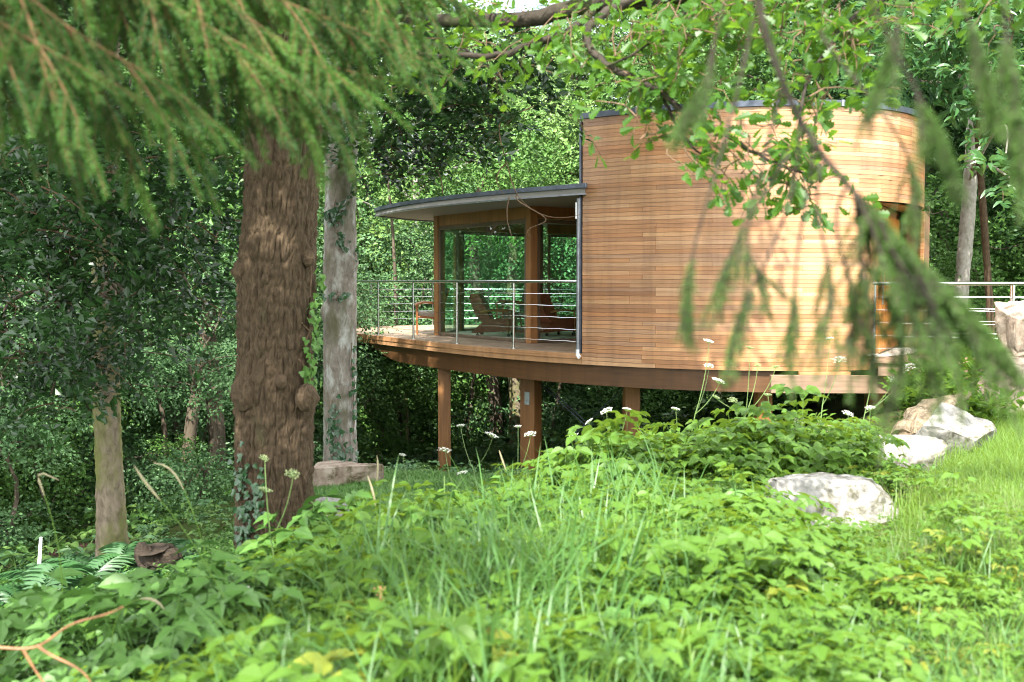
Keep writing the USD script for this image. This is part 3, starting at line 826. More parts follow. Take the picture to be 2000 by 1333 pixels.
def wood_chair(label, loc, rz, back="dark_cloth"):
    t = thing("wooden_armchair", label, "armchair", loc, rz, "armchairs in the glazed room")
    for sy in (-1, 1):
        b = MB(); b.tube([(0.27, sy * 0.27, 0.0), (0.27, sy * 0.27, 0.61)], (0.017, 0.022), 8); obj("leg", b.done(), M["chair_wood"], t)
        b = MB(); b.tube(smooth_path([(-0.33, sy * 0.25, 0.0), (-0.25, sy * 0.25, 0.4), (-0.30, sy * 0.25, 0.66), (-0.39, sy * 0.25, 0.95)], 9), 0.02, 8); obj("leg", b.done(), M["chair_wood"], t)
        b = MB(); b.tube(smooth_path([(-0.31, sy * 0.28, 0.60), (0.0, sy * 0.29, 0.66), (0.24, sy * 0.28, 0.64), (0.31, sy * 0.28, 0.60)], 10), 0.024, 8); obj("armrest", b.done(), M["chair_wood"], t)
        b = MB(); b.tube([(-0.25, sy * 0.25, 0.33), (0.27, sy * 0.26, 0.37)], 0.02, 8); obj("side_rail", b.done(), M["chair_wood"], t)
    b = MB(); b.box((0.0, 0, 0.41), (0.54, 0.48, 0.075), R=trimesh.transformations.rotation_matrix(-0.09, [0, 1, 0])[:3, :3]); obj("seat", b.done(), M["pale_cloth"], t)
    b = MB(); b.box((-0.30, 0, 0.70), (0.06, 0.44, 0.52), R=trimesh.transformations.rotation_matrix(-0.22, [0, 1, 0])[:3, :3]); obj("backrest", b.done(), M[back], t)
    return t


wood_chair("wooden armchair with pale seat outside on the deck beside the corner post", (px(840, 655, 23.55)[0], 23.55, 0.0), math.pi + 0.1)
red_chair("red leather reclining armchair with its back to the left, behind the wide window", (px(962, 655, 22.6)[0], 22.6, 0.006), -0.12)
wood_chair("wooden armchair with dark back cushion behind the reclining red armchair", (px(1000, 650, 24.4)[0], 24.4, 0.006), math.pi + 0.25)
red_chair("red leather armchair on casters seen behind the narrow window by the downpipe", (px(1076, 655, 22.9)[0], 22.9, 0.006), 0.5)


# ------------------------------------------------------------------ rocks
def rock(label, c, size, rz, mat_, seed, cuts=14, rough=0.07, sq=0.5, name="boulder", cat="boulder"):
    r_ = np.random.default_rng(seed)
    m = trimesh.creation.icosphere(5, 1.0)
    v = np.array(m.vertices)
    v = np.sign(v) * np.abs(v) ** sq
    for c_ in range(cuts + 1):
        n = nrm(r_.normal(size=3)) if c_ else nrm(np.array([r_.normal(0, .12), r_.normal(0, .12) - .1, 1.0])); d = r_.uniform(0.62, 0.98) if c_ else 0.55
        k = np.maximum(v @ n - d, 0)
        v = v - k[:, None] * n
    v = v + nrm(v) * ((meshkit.fbm(v * 1.6 + seed, 4, seed) - 0.45) * rough * 2.2)[:, None] + nrm(v) * ((meshkit.fbm(v * 5 + seed, 4, seed + 1) - 0.45) * rough * 1.5 - rough * 0.9 * np.clip(0.06 - np.abs(meshkit.noise(v * 2.3 + seed, seed + 5) - 0.5), 0, 1) / 0.06 * 0.6)[:, None]
    v = v * (np.asarray(size) / 2)
    cc, s_ = math.cos(rz), math.sin(rz)
    v = v @ np.array([[cc, -s_, 0], [s_, cc, 0], [0, 0, 1.0]]).T
    x = UsdGeom.Xform  # noqa
    p = obj(name, (v, m.faces), mat_, smooth=35)
    UsdGeom.Xformable(p).AddTranslateOp().Set(Gf.Vec3d(*map(float, c)))
    return tag(p, label, cat)


def rock_px(label, u0, u1, v0, v1, Y, depth, rz, mat_, seed, **k):
    a, b = px(u0, (v0 + v1) / 2, Y), px(u1, (v0 + v1) / 2, Y)
    t, bt = px((u0 + u1) / 2, v0, Y), px((u0 + u1) / 2, v1, Y)
    c = (a + b) / 2; c[1] += depth * 0.3
    h = (t[2] - bt[2]); 
    c[2] = (t[2] + bt[2]) / 2 - 0.06 + 0.10 * h
    return rock(label, c, (b[0] - a[0], depth, (h + 0.12) * 1.38), rz, mat_, seed, **k)


rock_px("large pale angular boulder lying in the leafy weeds, nearest to the viewer", 1505, 1805, 940, 1070, 7.2, 0.8, 0.05, M["rock_pale"], 11, rough=0.07)
rock_px("pale boulder with a rounded top, half sunk in weeds below the pointed boulder", 1715, 1862, 855, 950, 9.2, 0.6, 0.3, M["rock_pale"], 12)
rock_px("white pointed boulder beside the dead root at the foot of the bank", 1808, 1962, 818, 905, 9.8, 0.7, -0.2, M["rock_pale"], 13)
rock_px("flat-topped brown-sided boulder on the bank at the bridge end", 1888, 2060, 706, 800, 12.2, 0.9, 0.1, M["rock_warm"], 14)
rock_px("tall upright grey boulder at the right edge beside the bridge railing", 1972, 2120, 590, 715, 13.2, 0.8, 0.1, M["rock_warm"], 15)
rock_px("long squared stone block lying on the grass behind the big trunk", 612, 748, 906, 962, 14.9, 0.55, 0.03, M["rock_warm"], 16, cuts=3, rough=0.045, sq=0.3, name="stone_block", cat="stone block")
rock_px("small round grey boulder at the right foot of the big trunk", 605, 676, 978, 1035, 11.0, 0.35, 0.4, M["rock_pale"], 17)
rock_px("low brown boulder among weeds in the dark under the cabin's end beam", 1580, 1640, 832, 870, 12.5, 0.4, 0.4, M["rock_warm"], 18)
rock_px("small brown stone peeping from weeds left of the light support post", 1335, 1372, 855, 885, 12.0, 0.3, 0.1, M["rock_warm"], 19)
rock_px("small pale stone in the grass right of the thick support post", 1120, 1180, 890, 925, 14.0, 0.35, 0.1, M["rock_warm"], 20)


# dead root between boulders and bank
def dead_root(label, pts, r, mat_, seed, name="dead_root", cat="root"):
    r_ = np.random.default_rng(seed)
    b = MB()
    for k in range(9):
        q = smooth_path(np.asarray(pts) + r_.normal(0, r * 0.35, (len(pts), 3)), 16)
        b.tube(q, np.linspace(r, r * 0.35, 16) * r_.uniform(0.35, 0.75) * (1 + 0.25 * r_.normal(size=16)), 9)
    return tag(obj(name, b.done(), mat_), label, cat)


dead_root("fibrous grey-brown dead root mass above the white boulders", [px(1770, 865, 10.6), px(1800, 820, 10.8), px(1840, 800, 11.2), px(1885, 775, 11.8)], 0.17, M["dead_wood"], 31)
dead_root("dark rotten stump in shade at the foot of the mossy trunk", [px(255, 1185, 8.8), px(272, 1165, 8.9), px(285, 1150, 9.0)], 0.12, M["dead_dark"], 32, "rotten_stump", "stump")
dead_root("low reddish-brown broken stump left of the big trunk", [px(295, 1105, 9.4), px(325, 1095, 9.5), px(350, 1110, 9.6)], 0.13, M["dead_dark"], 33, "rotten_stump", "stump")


# ------------------------------------------------------------------ trunks
def trunk_mesh(path, radii, around=90, along=300, ridge=0.0, freq=(7, 1.3), lumps=(), seed=1, flare=0.0, rough=0.02):
    path = smooth_path(path, along)
    tt = np.linspace(0, 1, along)
    r = np.interp(tt, np.linspace(0, 1, len(radii)), radii)
    ang = np.arange(around) * 2 * np.pi / around
    T = nrm(np.gradient(path, axis=0))
    a = nrm(np.cross(T, [0, 1.0, 0])); b = np.cross(T, a)
    ca, sa = np.cos(ang), np.sin(ang)
    D = ca[None, :, None] * a[:, None] + sa[None, :, None] * b[:, None]
    h = path[:, 2][:, None] + 0 * ang[None]
    cyl = np.stack([ca[None] * r[:, None] + 0 * h, sa[None] * r[:, None] + 0 * h, h], -1)
    R = np.repeat(r[:, None], around, 1)
    R = R * (1 + (meshkit.fbm(cyl * [1.8, 1.8, 0.9] + seed, 3, seed) - 0.45) * 0.22)
    if flare:
        k = np.exp(-(h - path[0, 2] - 0.15) / 0.35).clip(0, 1.6)
        R = R * (1 + flare * k * (0.55 + 0.6 * np.cos(ang * 5 + seed)[None]))
    if ridge:
        w = meshkit.fbm(cyl * [4, 4, 1.5] + 9 + seed, 3, seed) * 0.35
        n1 = meshkit.noise(np.stack([cyl[..., 0] * freq[0] * 2.4 + w, cyl[..., 1] * freq[0] * 2.4 + w, h * freq[1] * 2.2], -1), seed + 3)
        n2 = meshkit.noise(np.stack([cyl[..., 0] * freq[0] * 5 + w, cyl[..., 1] * freq[0] * 5, h * freq[1] * 6], -1), seed + 4)
        R = R + ridge * (1.6 * np.minimum(np.abs(n1 - 0.5), 0.13) + 0.5 * np.abs(n2 - 0.5) - 0.25)
    R = R + rough * (meshkit.fbm(cyl * 14 + seed, 3, seed + 7) - 0.45)
    P = path[:, None] + D * R[..., None]
    for c, rad, amp in lumps:
        d = np.linalg.norm(P - np.asarray(c), axis=-1)
        P = P + D * (amp * np.exp(-(d / rad) ** 2))[..., None]
    i, j = np.meshgrid(np.arange(along - 1), np.arange(around), indexing="ij")
    qd = np.stack([i * around + j, i * around + (j + 1) % around, (i + 1) * around + (j + 1) % around, (i + 1) * around + j], -1).reshape(-1, 4)
    return P.reshape(-1, 3), qd


def sprays(base, d, length, K, L, Wd, r_, shape=LEAF4, flat=0.5, droop=0.25, up=1.0, spread=0.75, out=None):
    """M twigs at once: K leaves each, alternating left and right of the twig"""
    Mn = len(base)
    d = nrm(d)
    k = np.arange(K)
    t = (k + 0.5) / K
    length = np.broadcast_to(length, (Mn,))
    pos = base[:, None] + d[:, None] * (length[:, None] * t[None])[..., None]
    pos[..., 2] -= droop * length[:, None] * (t ** 2)[None]
    nr = nrm(np.array([0, 0, up]) + (0 if out is None else out) + r_.normal(0, 0.45, (Mn, 3)))
    side = nrm(np.cross(d, nr))
    sgn = np.where(k % 2 == 0, 1.0, -1.0)
    sgn[-1] = 0
    # secondary spread: leaves sit off the axis, as on side twigs
    off = (sgn * r_.uniform(0.0, 1.0, (Mn, K)))[..., None] * side[:, None] * (spread * 0.42 * length[:, None] * (1 - 0.6 * t[None]))[..., None]
    pos = pos + off + r_.normal(0, 0.03, (Mn, K, 3)) * length[:, None, None]
    ld = d[:, None] * 0.6 + side[:, None] * (sgn * 0.8)[None, :, None] + r_.normal(0, 0.3, (Mn, K, 3))
    ln = nr[:, None] + r_.normal(0, flat, (Mn, K, 3))
    s_ = r_.uniform(0.7, 1.25, (Mn * K,))
    return leaves(pos.reshape(-1, 3), ld.reshape(-1, 3), ln.reshape(-1, 3), L * s_, Wd * s_, shape)


def ellipsoid_points(r_, blobs, n, shell=0.45):
    """random points (and outward directions) in the outer part of ellipsoids; blobs: (centre, radii)"""
    vol = np.array([np.prod(b[1]) ** 0.7 for b in blobs]); vol /= vol.sum()
    which = r_.choice(len(blobs), n, p=vol)
    u = nrm(r_.normal(size=(n, 3)))
    rad = r_.uniform(shell, 1.0, n) ** 0.8
    C = np.array([b[0] for b in blobs])[which]; R = np.array([b[1] for b in blobs])[which]
    return C + u * R * rad[:, None], nrm(u * R), C


def make_tree(name, label, cat, group, seed, H, rt, crown_base, crown_r, n_twigs, K, L, Wd, leafm, barkm, shape=LEAF4, droop=0.3, nblob=14, twig_len=0.7):
    r_ = np.random.default_rng(seed)
    t = thing(name, label, cat, group=group)
    path = [(0, 0, -0.4)]
    for k in range(1, 6):
        path.append((r_.normal(0, 0.12) * k * 0.6, r_.normal(0, 0.12) * k * 0.6, H * k / 5 * 0.92))
    tv = MB(); path = np.array(path); pth = smooth_path(path, 16)
    tv.tube(pth, np.linspace(rt, rt * 0.12, 16) * np.r_[1.35, 1.1, np.ones(14)], 10)
    blobs = []
    for k in range(nblob):
        z = r_.uniform(crown_base, H)
        fr = (z - crown_base) / (H - crown_base)
        prof = math.sin(math.pi * min(1.0, 0.22 + 0.72 * fr)) ** 0.8
        a = k * 2.399 + r_.uniform(-.4, .4)
        rr = crown_r * prof * r_.uniform(0.45, 0.85)
        base = np.array([np.interp(z * 0.85, pth[:, 2], pth[:, j]) for j in range(3)])
        c = base + np.array([math.cos(a) * rr, math.sin(a) * rr, z * 0.15 + 0.1])
        br = crown_r * r_.uniform(0.28, 0.5)
        blobs.append((c, np.array([br, br, br * r_.uniform(0.5, 0.75)])))
        mid = (base + c) / 2 + [0, 0, 0.25]
        tv.tube(smooth_path([base, mid, c, c + (c - base) * 0.3], 8), np.linspace(rt * 0.3, 0.012, 8), 6)
    obj("trunk", tv.done(), barkm, t)
    pos, outw, _ = ellipsoid_points(r_, blobs, n_twigs)
    d = outw + r_.normal(0, 0.5, pos.shape); d[:, 2] = d[:, 2] * 0.5 - 0.1
    v, f = sprays(pos, d, r_.uniform(0.6, 1.3, len(pos)) * twig_len, K, L, Wd, r_, shape, droop=droop, out=outw * 1.1)
    c = obj("crown", (v, f), leafm, t)
    tag(c, kind="stuff")
    return t


# ------------------------------------------------------------------ trees with a trunk in view
def limbs_to(mb, start, targets, r0, r_, sag=0.25):
    for tg in targets:
        a, c = np.asarray(start, float), np.asarray(tg, float)
        mid = a * 0.5 + c * 0.5 + np.array([0, 0, sag]) + r_.normal(0, 0.12, 3)
        q1 = a * 0.75 + c * 0.25 + np.array([0, 0, sag * 0.8]) + r_.normal(0, 0.06, 3)
        mb.tube(smooth_path([a, q1, mid, c], 18), np.linspace(r0, 0.012, 18), 7)


def twig_tubes(mb, pos, d, length, n, r_, r=0.004, droop=0.2):
    for k in r_.choice(len(pos), min(n, len(pos)), replace=False):
        a = pos[k]; L = length[k]
        t = np.linspace(-0.7, 1, 6)[:, None]
        p = a + nrm(d[k]) * t * L
        p[:, 2] -= droop * L * t[:, 0] ** 2
        p += r_.normal(0, 0.012, p.shape)
        mb.tube(p, np.linspace(r * 2, r * 0.6, 6), 4, False)


def hero_tree(name, label, cat, seed, tmesh, barkm, blobs, n_twigs, K, L, Wd, leafm, limb_starts=(), rl=0.06, shape=LEAF4, droop=0.3, twig_len=0.6, twigs=200, shell=0.2, flat=0.45, limbm=None, extra=None):
    r_ = np.random.default_rng(seed)
    t = thing(name, label, cat)
    if tmesh is not None:
        obj("trunk", tmesh, barkm, t, smooth=True)
    for st, idx in limb_starts:
        for i in idx:
            mb = MB()
            limbs_to(mb, st, [blobs[i][0]], rl, r_)
            obj("limb", mb.done(), limbm or barkm, t, smooth=60)
    pos, outw, _ = ellipsoid_points(r_, blobs, n_twigs, shell)
    d = outw + r_.normal(0, 0.7, pos.shape); d[:, 2] = d[:, 2] * 0.4 - 0.15
    ln = r_.uniform(0.6, 1.3, len(pos)) * twig_len
    c = obj("crown", sprays(pos, d, ln, K, L, Wd, r_, shape, droop=droop, flat=flat), leafm, t)
    tag(c, kind="stuff")
    if twigs:
        mb = MB(); twig_tubes(mb, pos, d, ln, twigs, r_, droop=droop)
        tag(obj("twigs", mb.done(), M["twig"], t), kind="stuff")
    return t


def B(u, v, Y, r, ry=None, rz=None):
    return (px(u, v, Y), np.array([r, ry or r, rz or r * 0.6]))


# the big brown trunk
tp = [px(537, 1130, 9.5), px(536, 850, 9.5), px(541, 600, 9.5), px(552, 330, 9.5), px(566, 30, 9.5), (-1.75, 9.4, 7.5), (-1.8, 9.2, 12.5)]
tm = trunk_mesh(tp, [0.322, 0.302, 0.294, 0.288, 0.25, 0.19, 0.08], 400, 900, ridge=0.095, freq=(9.5, 2.3), seed=3, flare=0.10, rough=0.012,
                lumps=[(px(478, 768, 9.3), 0.16, 0.045), (px(600, 778, 9.25), 0.13, 0.035), (px(462, 530, 9.4), 0.08, 0.06), (px(548, 748, 9.2), 0.05, 0.03), (px(615, 500, 9.4), 0.06, 0.05), (px(535, 530, 9.2), 0.05, 0.02)])
shade = [((-2.6, 9.4, 6.6), (2.4, 2.0, 1.3)), ((-0.6, 8.6, 7.6), (1.8, 1.6, 1.1)), ((-4.2, 8.0, 7.2), (2.2, 2.0, 1.4)), ((-2.2, 7.2, 8.6), (2.4, 2.0, 1.3)), ((-3.2, 10.5, 9.0), (2.4, 2.2, 1.4)), ((-1.0, 10.4, 10.2), (2.2, 2, 1.3)), ((-2.2, 9.0, 12), (2.2, 2.2, 1.6)), ((-3.0, 5.6, 6.4), (2.0, 1.8, 1.0)), ((-2.0, 7.4, 6.2), (1.5, 1.5, 0.8)), ((-5.4, 7.0, 6.2), (2.0, 2.0, 1.1)), ((0.2, 11.3, 8.2), (1.8, 1.6, 1.0))]
shade = [(np.array(a), np.array(b)) for a, b in shade]
hero_tree("brown_trunk_tree", "tall tree with thick furrowed brown trunk and round burls, left of the cabin", "tree", 41, tm, M["bark_main"], shade, 3400, 20, 0.16, 0.105, M["leaf_mid"],
          [((-1.75, 9.4, 6.5), (0, 1, 2, 3)), ((-1.78, 9.3, 8.5), (4, 5, 6, 7, 8, 9, 10))], 0.09, twigs=0, twig_len=0.8)

for (u, v, Y, r) in ((479, 770, 9.24, .125), (600, 778, 9.22, .10), (472, 530, 9.34, .075), (549, 745, 9.17, .05), (602, 505, 9.32, .06), (520, 545, 9.19, .04)):
    m = trimesh.creation.icosphere(4, 1.0); w = np.array(m.vertices)
    w = w * (1 + (meshkit.fbm(w * 2.2 + u, 4, int(u)) - .45) * .35 - 0.10 * np.abs(meshkit.noise(w * [5, 5, 2.2] + v, 3) - .5))[:, None] * [r * .95, r * .8, r * 1.15]
    obj("burl", (w + px(u, v, Y), m.faces), M["bark_main"], stage.GetPrimAtPath("/World/brown_trunk_tree"), smooth=True)

# the pale trunk behind it
tp = [px(664, 925, 16.0), px(664, 750, 16.0), px(664, 600, 16.0), px(666, 350, 16.0), px(668, 60, 16.0), (-2.4, 16, 9.0), (-2.3, 15.8, 13.5)]
tm = trunk_mesh(tp, [0.238, 0.228, 0.222, 0.19, 0.16, 0.11, 0.05], 110, 420, ridge=0.0, seed=8, flare=0.10, rough=0.03,
                lumps=[(px(698, 515, 15.85), 0.12, 0.10), (px(632, 610, 15.9), 0.1, 0.05), (px(690, 590, 15.8), 0.1, 0.04), (px(640, 420, 15.8), 0.12, 0.05)])
bl = [B(740, 300, 15.2, 0.55), B(720, 200, 14.8, 0.8), B(850, 300, 14.4, 0.45), B(860, 210, 14.2, 0.8), B(945, 235, 13.8, 0.6), B(1000, 195, 13.6, 0.4), B(800, 110, 14.0, 0.9), B(930, 110, 13.8, 0.8), B(1010, 120, 13.6, 0.35), B(690, 60, 14.5, 0.9),
      B(715, 345, 15.4, 0.3), B(790, 270, 15.0, 0.5),
      ((-1.5, 14.8, 6.2), (2.2, 2, 1.2)), ((0.6, 13.6, 6.6), (2.0, 2, 1.2)), ((-3.2, 15, 7.2), (2.2, 2, 1.4)), ((-2.2, 15.5, 9.5), (2.6, 2.4, 1.8)), ((-.4, 14.8, 9.6), (2.2, 2.0, 1.6))]
bl = [(np.asarray(a, float), np.asarray(b, float)) for a, b in bl]
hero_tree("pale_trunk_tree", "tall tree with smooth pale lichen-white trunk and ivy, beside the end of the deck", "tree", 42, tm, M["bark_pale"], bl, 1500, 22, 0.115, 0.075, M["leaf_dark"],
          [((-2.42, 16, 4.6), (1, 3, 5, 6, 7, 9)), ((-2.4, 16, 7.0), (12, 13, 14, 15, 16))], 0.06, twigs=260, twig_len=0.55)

# bare dead twigs hanging before the low roof
b = MB()
base = px(985, 215, 13.2)
for q in ([(985, 215), (975, 260), (990, 320), (1010, 380), (1060, 420), (1110, 425), (1132, 420)], [(995, 385), (990, 420), (1000, 462)], [(1010, 380), (1040, 410), (1066, 432), (1050, 440), (1030, 452), (1038, 464)], [(988, 320), (970, 350), (985, 380)]):
    b.tube(smooth_path([px(u, v, 13.2) for u, v in q], 20), np.linspace(0.009, 0.003, 20), 5)
tag(obj("bare_branch", b.done(), M["twig"]), "bare crooked dead branch hanging in front of the low roof edge", "branch")

# mossy trunk at left with its dark hanging crown
tp = [px(226, 1190, 12.5), px(221, 1090, 12.5), px(213, 900, 12.5), px(207, 750, 12.5), px(203, 500, 12.5), px(210, 150, 12.5), (-4.6, 12.5, 8.5)]
tm = trunk_mesh(tp, [0.17, 0.145, 0.135, 0.125, 0.12, 0.10, 0.04], 90, 360, ridge=0.012, freq=(10, 3), seed=12, flare=0.35, rough=0.03,
                lumps=[(px(228, y, 12.36), 0.035, 0.03) for y in (950, 1000, 1045, 1072, 870)] + [(px(200, y, 12.38), 0.035, 0.03) for y in (975, 1020)])
r9 = np.random.default_rng(99)
bl = [B(60, 330, 9.6, 0.7), B(230, 330, 10.0, 0.7), B(380, 350, 10.4, 0.55), B(40, 470, 9.8, 0.7), B(180, 470, 10.3, 0.75), B(330, 450, 10.8, 0.7), B(440, 420, 11.5, 0.35), B(90, 590, 10.4, 0.7), B(240, 580, 11.0, 0.7), B(370, 560, 11.8, 0.4),
      B(40, 690, 10.8, 0.6), B(160, 690, 11.4, 0.6), B(270, 670, 12.0, 0.45), B(100, 770, 11.2, 0.4), B(20, 800, 11.0, 0.35), B(60, 200, 10.2, 0.9), B(250, 180, 10.8, 0.9), B(430, 230, 11.4, 0.9),
      ((-5.2, 11.0, 6.2), (2.4, 2.2, 1.4)), ((-3.4, 11.5, 7.2), (2.2, 2.2, 1.4)), ((-6.6, 10.0, 4.4), (1.8, 2, 1.2)), ((-4.6, 8.8, 6.0), (1.8, 1.8, 1.1))]
bl = [(np.asarray(a, float), np.asarray(b_, float)) for a, b_ in bl]
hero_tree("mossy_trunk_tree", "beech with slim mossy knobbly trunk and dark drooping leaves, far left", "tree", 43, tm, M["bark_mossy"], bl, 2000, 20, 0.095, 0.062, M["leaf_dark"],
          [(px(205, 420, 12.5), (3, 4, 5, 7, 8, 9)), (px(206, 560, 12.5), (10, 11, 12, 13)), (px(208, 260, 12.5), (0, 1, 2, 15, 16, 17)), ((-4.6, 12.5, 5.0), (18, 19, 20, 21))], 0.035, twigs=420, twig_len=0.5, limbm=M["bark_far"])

# slender chestnut right of the cabin
tp = [px(1872, 640, 19.5), px(1880, 540, 19.5), px(1892, 400, 19.5), px(1900, 250, 19.5), px(1905, 100, 19.5), px(1912, -60, 19.5), (9.0, 19.5, 10.0)]
tm = trunk_mesh(tp, [0.128, 0.115, 0.106, 0.098, 0.088, 0.075, 0.03], 60, 260, ridge=0.008, freq=(12, 6), seed=15, rough=0.03)
bl = [B(1740, 60, 18.0, 0.9), B(1860, 60, 18, 1.0), B(1960, 40, 17.5, 0.9), B(1930, 150, 17.5, 0.9), B(1800, 150, 18.2, 0.5), B(1990, 220, 17, 0.5), B(1900, 315, 16.0, 0.30, None, 0.2), B(1965, 300, 16.0, 0.35, None, 0.25), B(1990, 350, 16.2, 0.4, None, 0.25), B(1700, 110, 19.0, 0.5),
      ((7.5, 18.5, 8.0), (2, 2, 1.3)), ((9.5, 18, 8.0), (2, 2, 1.3)), ((9.8, 18, 6.0), (1.4, 1.6, 1.0))]
bl = [(np.asarray(a, float), np.asarray(b_, float)) for a, b_ in bl]
hero_tree("chestnut_tree", "slender grey-trunked chestnut with long leaflets, right of the cabin", "tree", 44, tm, M["bark_grey"], bl, 620, 14, 0.20, 0.075, M["leaf_chestnut"],
          [(px(1902, 200, 19.5), (0, 1, 2, 3, 4, 5)), (px(1895, 350, 19.5), (6, 7, 8)), ((8.6, 19.5, 5.5), (10, 11, 12))], 0.035, LEAF_LONG, twigs=160, twig_len=0.6)

# oak leaning in from the right, its branch before the wall
r_ = np.random.default_rng(45)
t = thing("oak_tree", "oak whose lobed bright green leaves hang across the top before the cabin", "tree")
OT = (4.6, 5.6)
tp = [(OT[0] + .1, OT[1], float(gz(*OT)) - .3), (OT[0], OT[1], 1.0), (OT[0] - .1, OT[1] + .1, 3.2), (OT[0] - .2, OT[1] + .2, 6.0), (OT[0] - .3, OT[1] + .3, 9.0)]
obj("trunk", trunk_mesh(tp, [0.26, 0.23, 0.2, 0.15, 0.05], 60, 160, ridge=0.03, seed=21), M["bark_main"], t, smooth=True)
L1 = smooth_path([(OT[0] - .1, OT[1] + .1, 3.0), px(1620, -70, 6.0), px(1400, -30, 6.3), px(1180, 8, 6.6), px(960, 38, 6.9), px(760, 30, 7.3), px(640, 5, 7.6)], 50)
L2 = smooth_path([L1[30], px(1150, 90, 6.2), px(1270, 170, 5.9), px(1400, 262, 5.7), px(1500, 305, 5.6), px(1580, 340, 5.6)], 40)
L3 = smooth_path([px(1250, 140, 6.0), px(1300, 200, 5.9), px(1330, 262, 5.85), px(1400, 300, 5.8)], 20)
L4 = smooth_path([(OT[0] - .1, OT[1] + .1, 3.6), px(1760, -20, 5.9), px(1640, 60, 5.8), px(1580, 160, 5.7), px(1560, 260, 5.6)], 30)
L5 = smooth_path([L1[26], px(1150, 30, 6.6), px(1080, 75, 6.5), px(980, 100, 6.6), px(880, 105, 6.8), px(760, 70, 7.0)], 30)
L6 = smooth_path([L1[14], px(1330, 40, 6.0), px(1250, 90, 5.9), px(1180, 130, 6.0)], 20)
allp = []
for pth, r0, r1 in ((L1, .10, .03), (L2, .028, .006), (L3, .012, .004), (L4, .03, .008), (L5, .035, .01), (L6, .02, .006)):
    b = MB(); w = r_.normal(0, 0.012, (len(pth), 3)); w = (w + np.roll(w, 1, 0) + np.roll(w, -1, 0)) / 2
    b.tube(pth + w, np.linspace(r0, r1, len(pth)), 9)
    obj("branch", b.done(), M["bark_dark"], t, smooth=60)
    allp.append(pth)
anch, dirs = [], []
def along(pth, t0, t1, n, spread):
    k = r_.uniform(t0, t1, n) * (len(pth) - 1)
    i0 = np.floor(k).astype(int).clip(0, len(pth) - 2)
    p = pth[i0] + (pth[i0 + 1] - pth[i0]) * (k - i0)[:, None]
    p = p + r_.normal(0, spread, p.shape)
    anch.append(p); dirs.append(nrm(pth[i0 + 1] - pth[i0]) + r_.normal(0, 0.8, p.shape) + [0, 0, -0.25])
along(L1, 0.05, 0.5, 95, 0.22); along(L2, 0.12, 0.62, 18, 0.08); along(L2, 0.72, 1.0, 26, 0.10); along(L3, 0.1, 1, 12, 0.05); along(L4, 0.1, 1.0, 46, 0.14); along(L6, 0.2, 1, 44, 0.16); along(L1, 0.5, 1.0, 50, 0.18); along(L5, 0.1, 1, 30, 0.12)
bl = [B(1230, 60, 6.0, .30), B(1340, 70, 5.9, .30), B(1300, 140, 5.8, .16), B(1440, 60, 5.9, .3), B(1560, 60, 5.8, .28), B(1540, 330, 5.6, .16, .2, .16), B(1500, 240, 5.6, .2), B(1590, 180, 5.7, .2), B(1400, 180, 5.8, .16), B(1650, 70, 5.8, .3), B(1640, 340, 5.5, .05), B(1140, 250, 6.2, .06), B(1560, 400, 5.6, .09)]
p, ow, _ = ellipsoid_points(r_, [(np.asarray(a), np.asarray(c)) for a, c in bl], 105, 0.05)
anch.append(p); dirs.append(ow * 0.5 + r_.normal(0, .6, p.shape) + [0, 0, -.3])
anch, dirs = np.vstack(anch), np.vstack(dirs)
ln = r_.uniform(0.10, 0.24, len(anch))
c = obj("leaf_sprays", sprays(anch, dirs, ln, 8, 0.082, 0.058, r_, LEAF_OAK, droop=0.3, spread=0.7, flat=0.8), M["leaf_oak"], t)
tag(c, kind="stuff")
mb = MB(); twig_tubes(mb, anch, dirs, ln, len(anch), r_, 0.0022, 0.3)
tag(obj("twigs", mb.done(), M["twig"], t), kind="stuff")
# its upper crown, above the picture
up = [((3.9, 6.2, 7.0), (1.8, 1.6, 1.1)), ((4.8, 5.0, 8.4), (1.8, 1.8, 1.3))]
p, ow, _ = ellipsoid_points(r_, [(np.array(a), np.array(c)) for a, c in up], 260, 0.2)
tag(obj("leaf_sprays", sprays(p, ow + r_.normal(0, .5, p.shape), r_.uniform(.4, .8, len(p)), 14, .13, .1, r_, LEAF4), M["leaf_oak"], t), kind="stuff")


# ------------------------------------------------------------------ spruces close to the viewer
def shoot_needles(p0, d, L, r_, per=0.0016, nl=0.016, nw=0.0016, up=0.2):
    """needles around shoots: p0 (M,3), d (M,3), L (M)"""
    base, dr, nr = [], [], []
    for a, e, l in zip(p0, nrm(d), L):
        n = max(10, int(l / per))
        t = np.sort(r_.uniform(0.0, 1.0, n))
        s1 = nrm(np.cross(e, [0.3, 0.2, 1.0])); s2 = np.cross(e, s1)
        ang = r_.uniform(0, 2 * np.pi, n)
        rad = np.cos(ang)[:, None] * s1 + np.sin(ang)[:, None] * s2
        q = a + e * (t * l)[:, None]
        q[:, 2] -= 0.12 * l * t ** 2
        base.append(q); dr.append(rad * 0.85 + e * r_.uniform(0.5, 0.95, n)[:, None] + [0, 0, up * 0.3]); nr.append(np.cross(rad, e) + r_.normal(0, .5, (n, 3)))
    base, dr, nr = np.vstack(base), np.vstack(dr), np.vstack(nr)
    s = r_.uniform(0.75, 1.15, len(base))
    return leaves(base, dr, nr, nl * s, nw, NEEDLE)


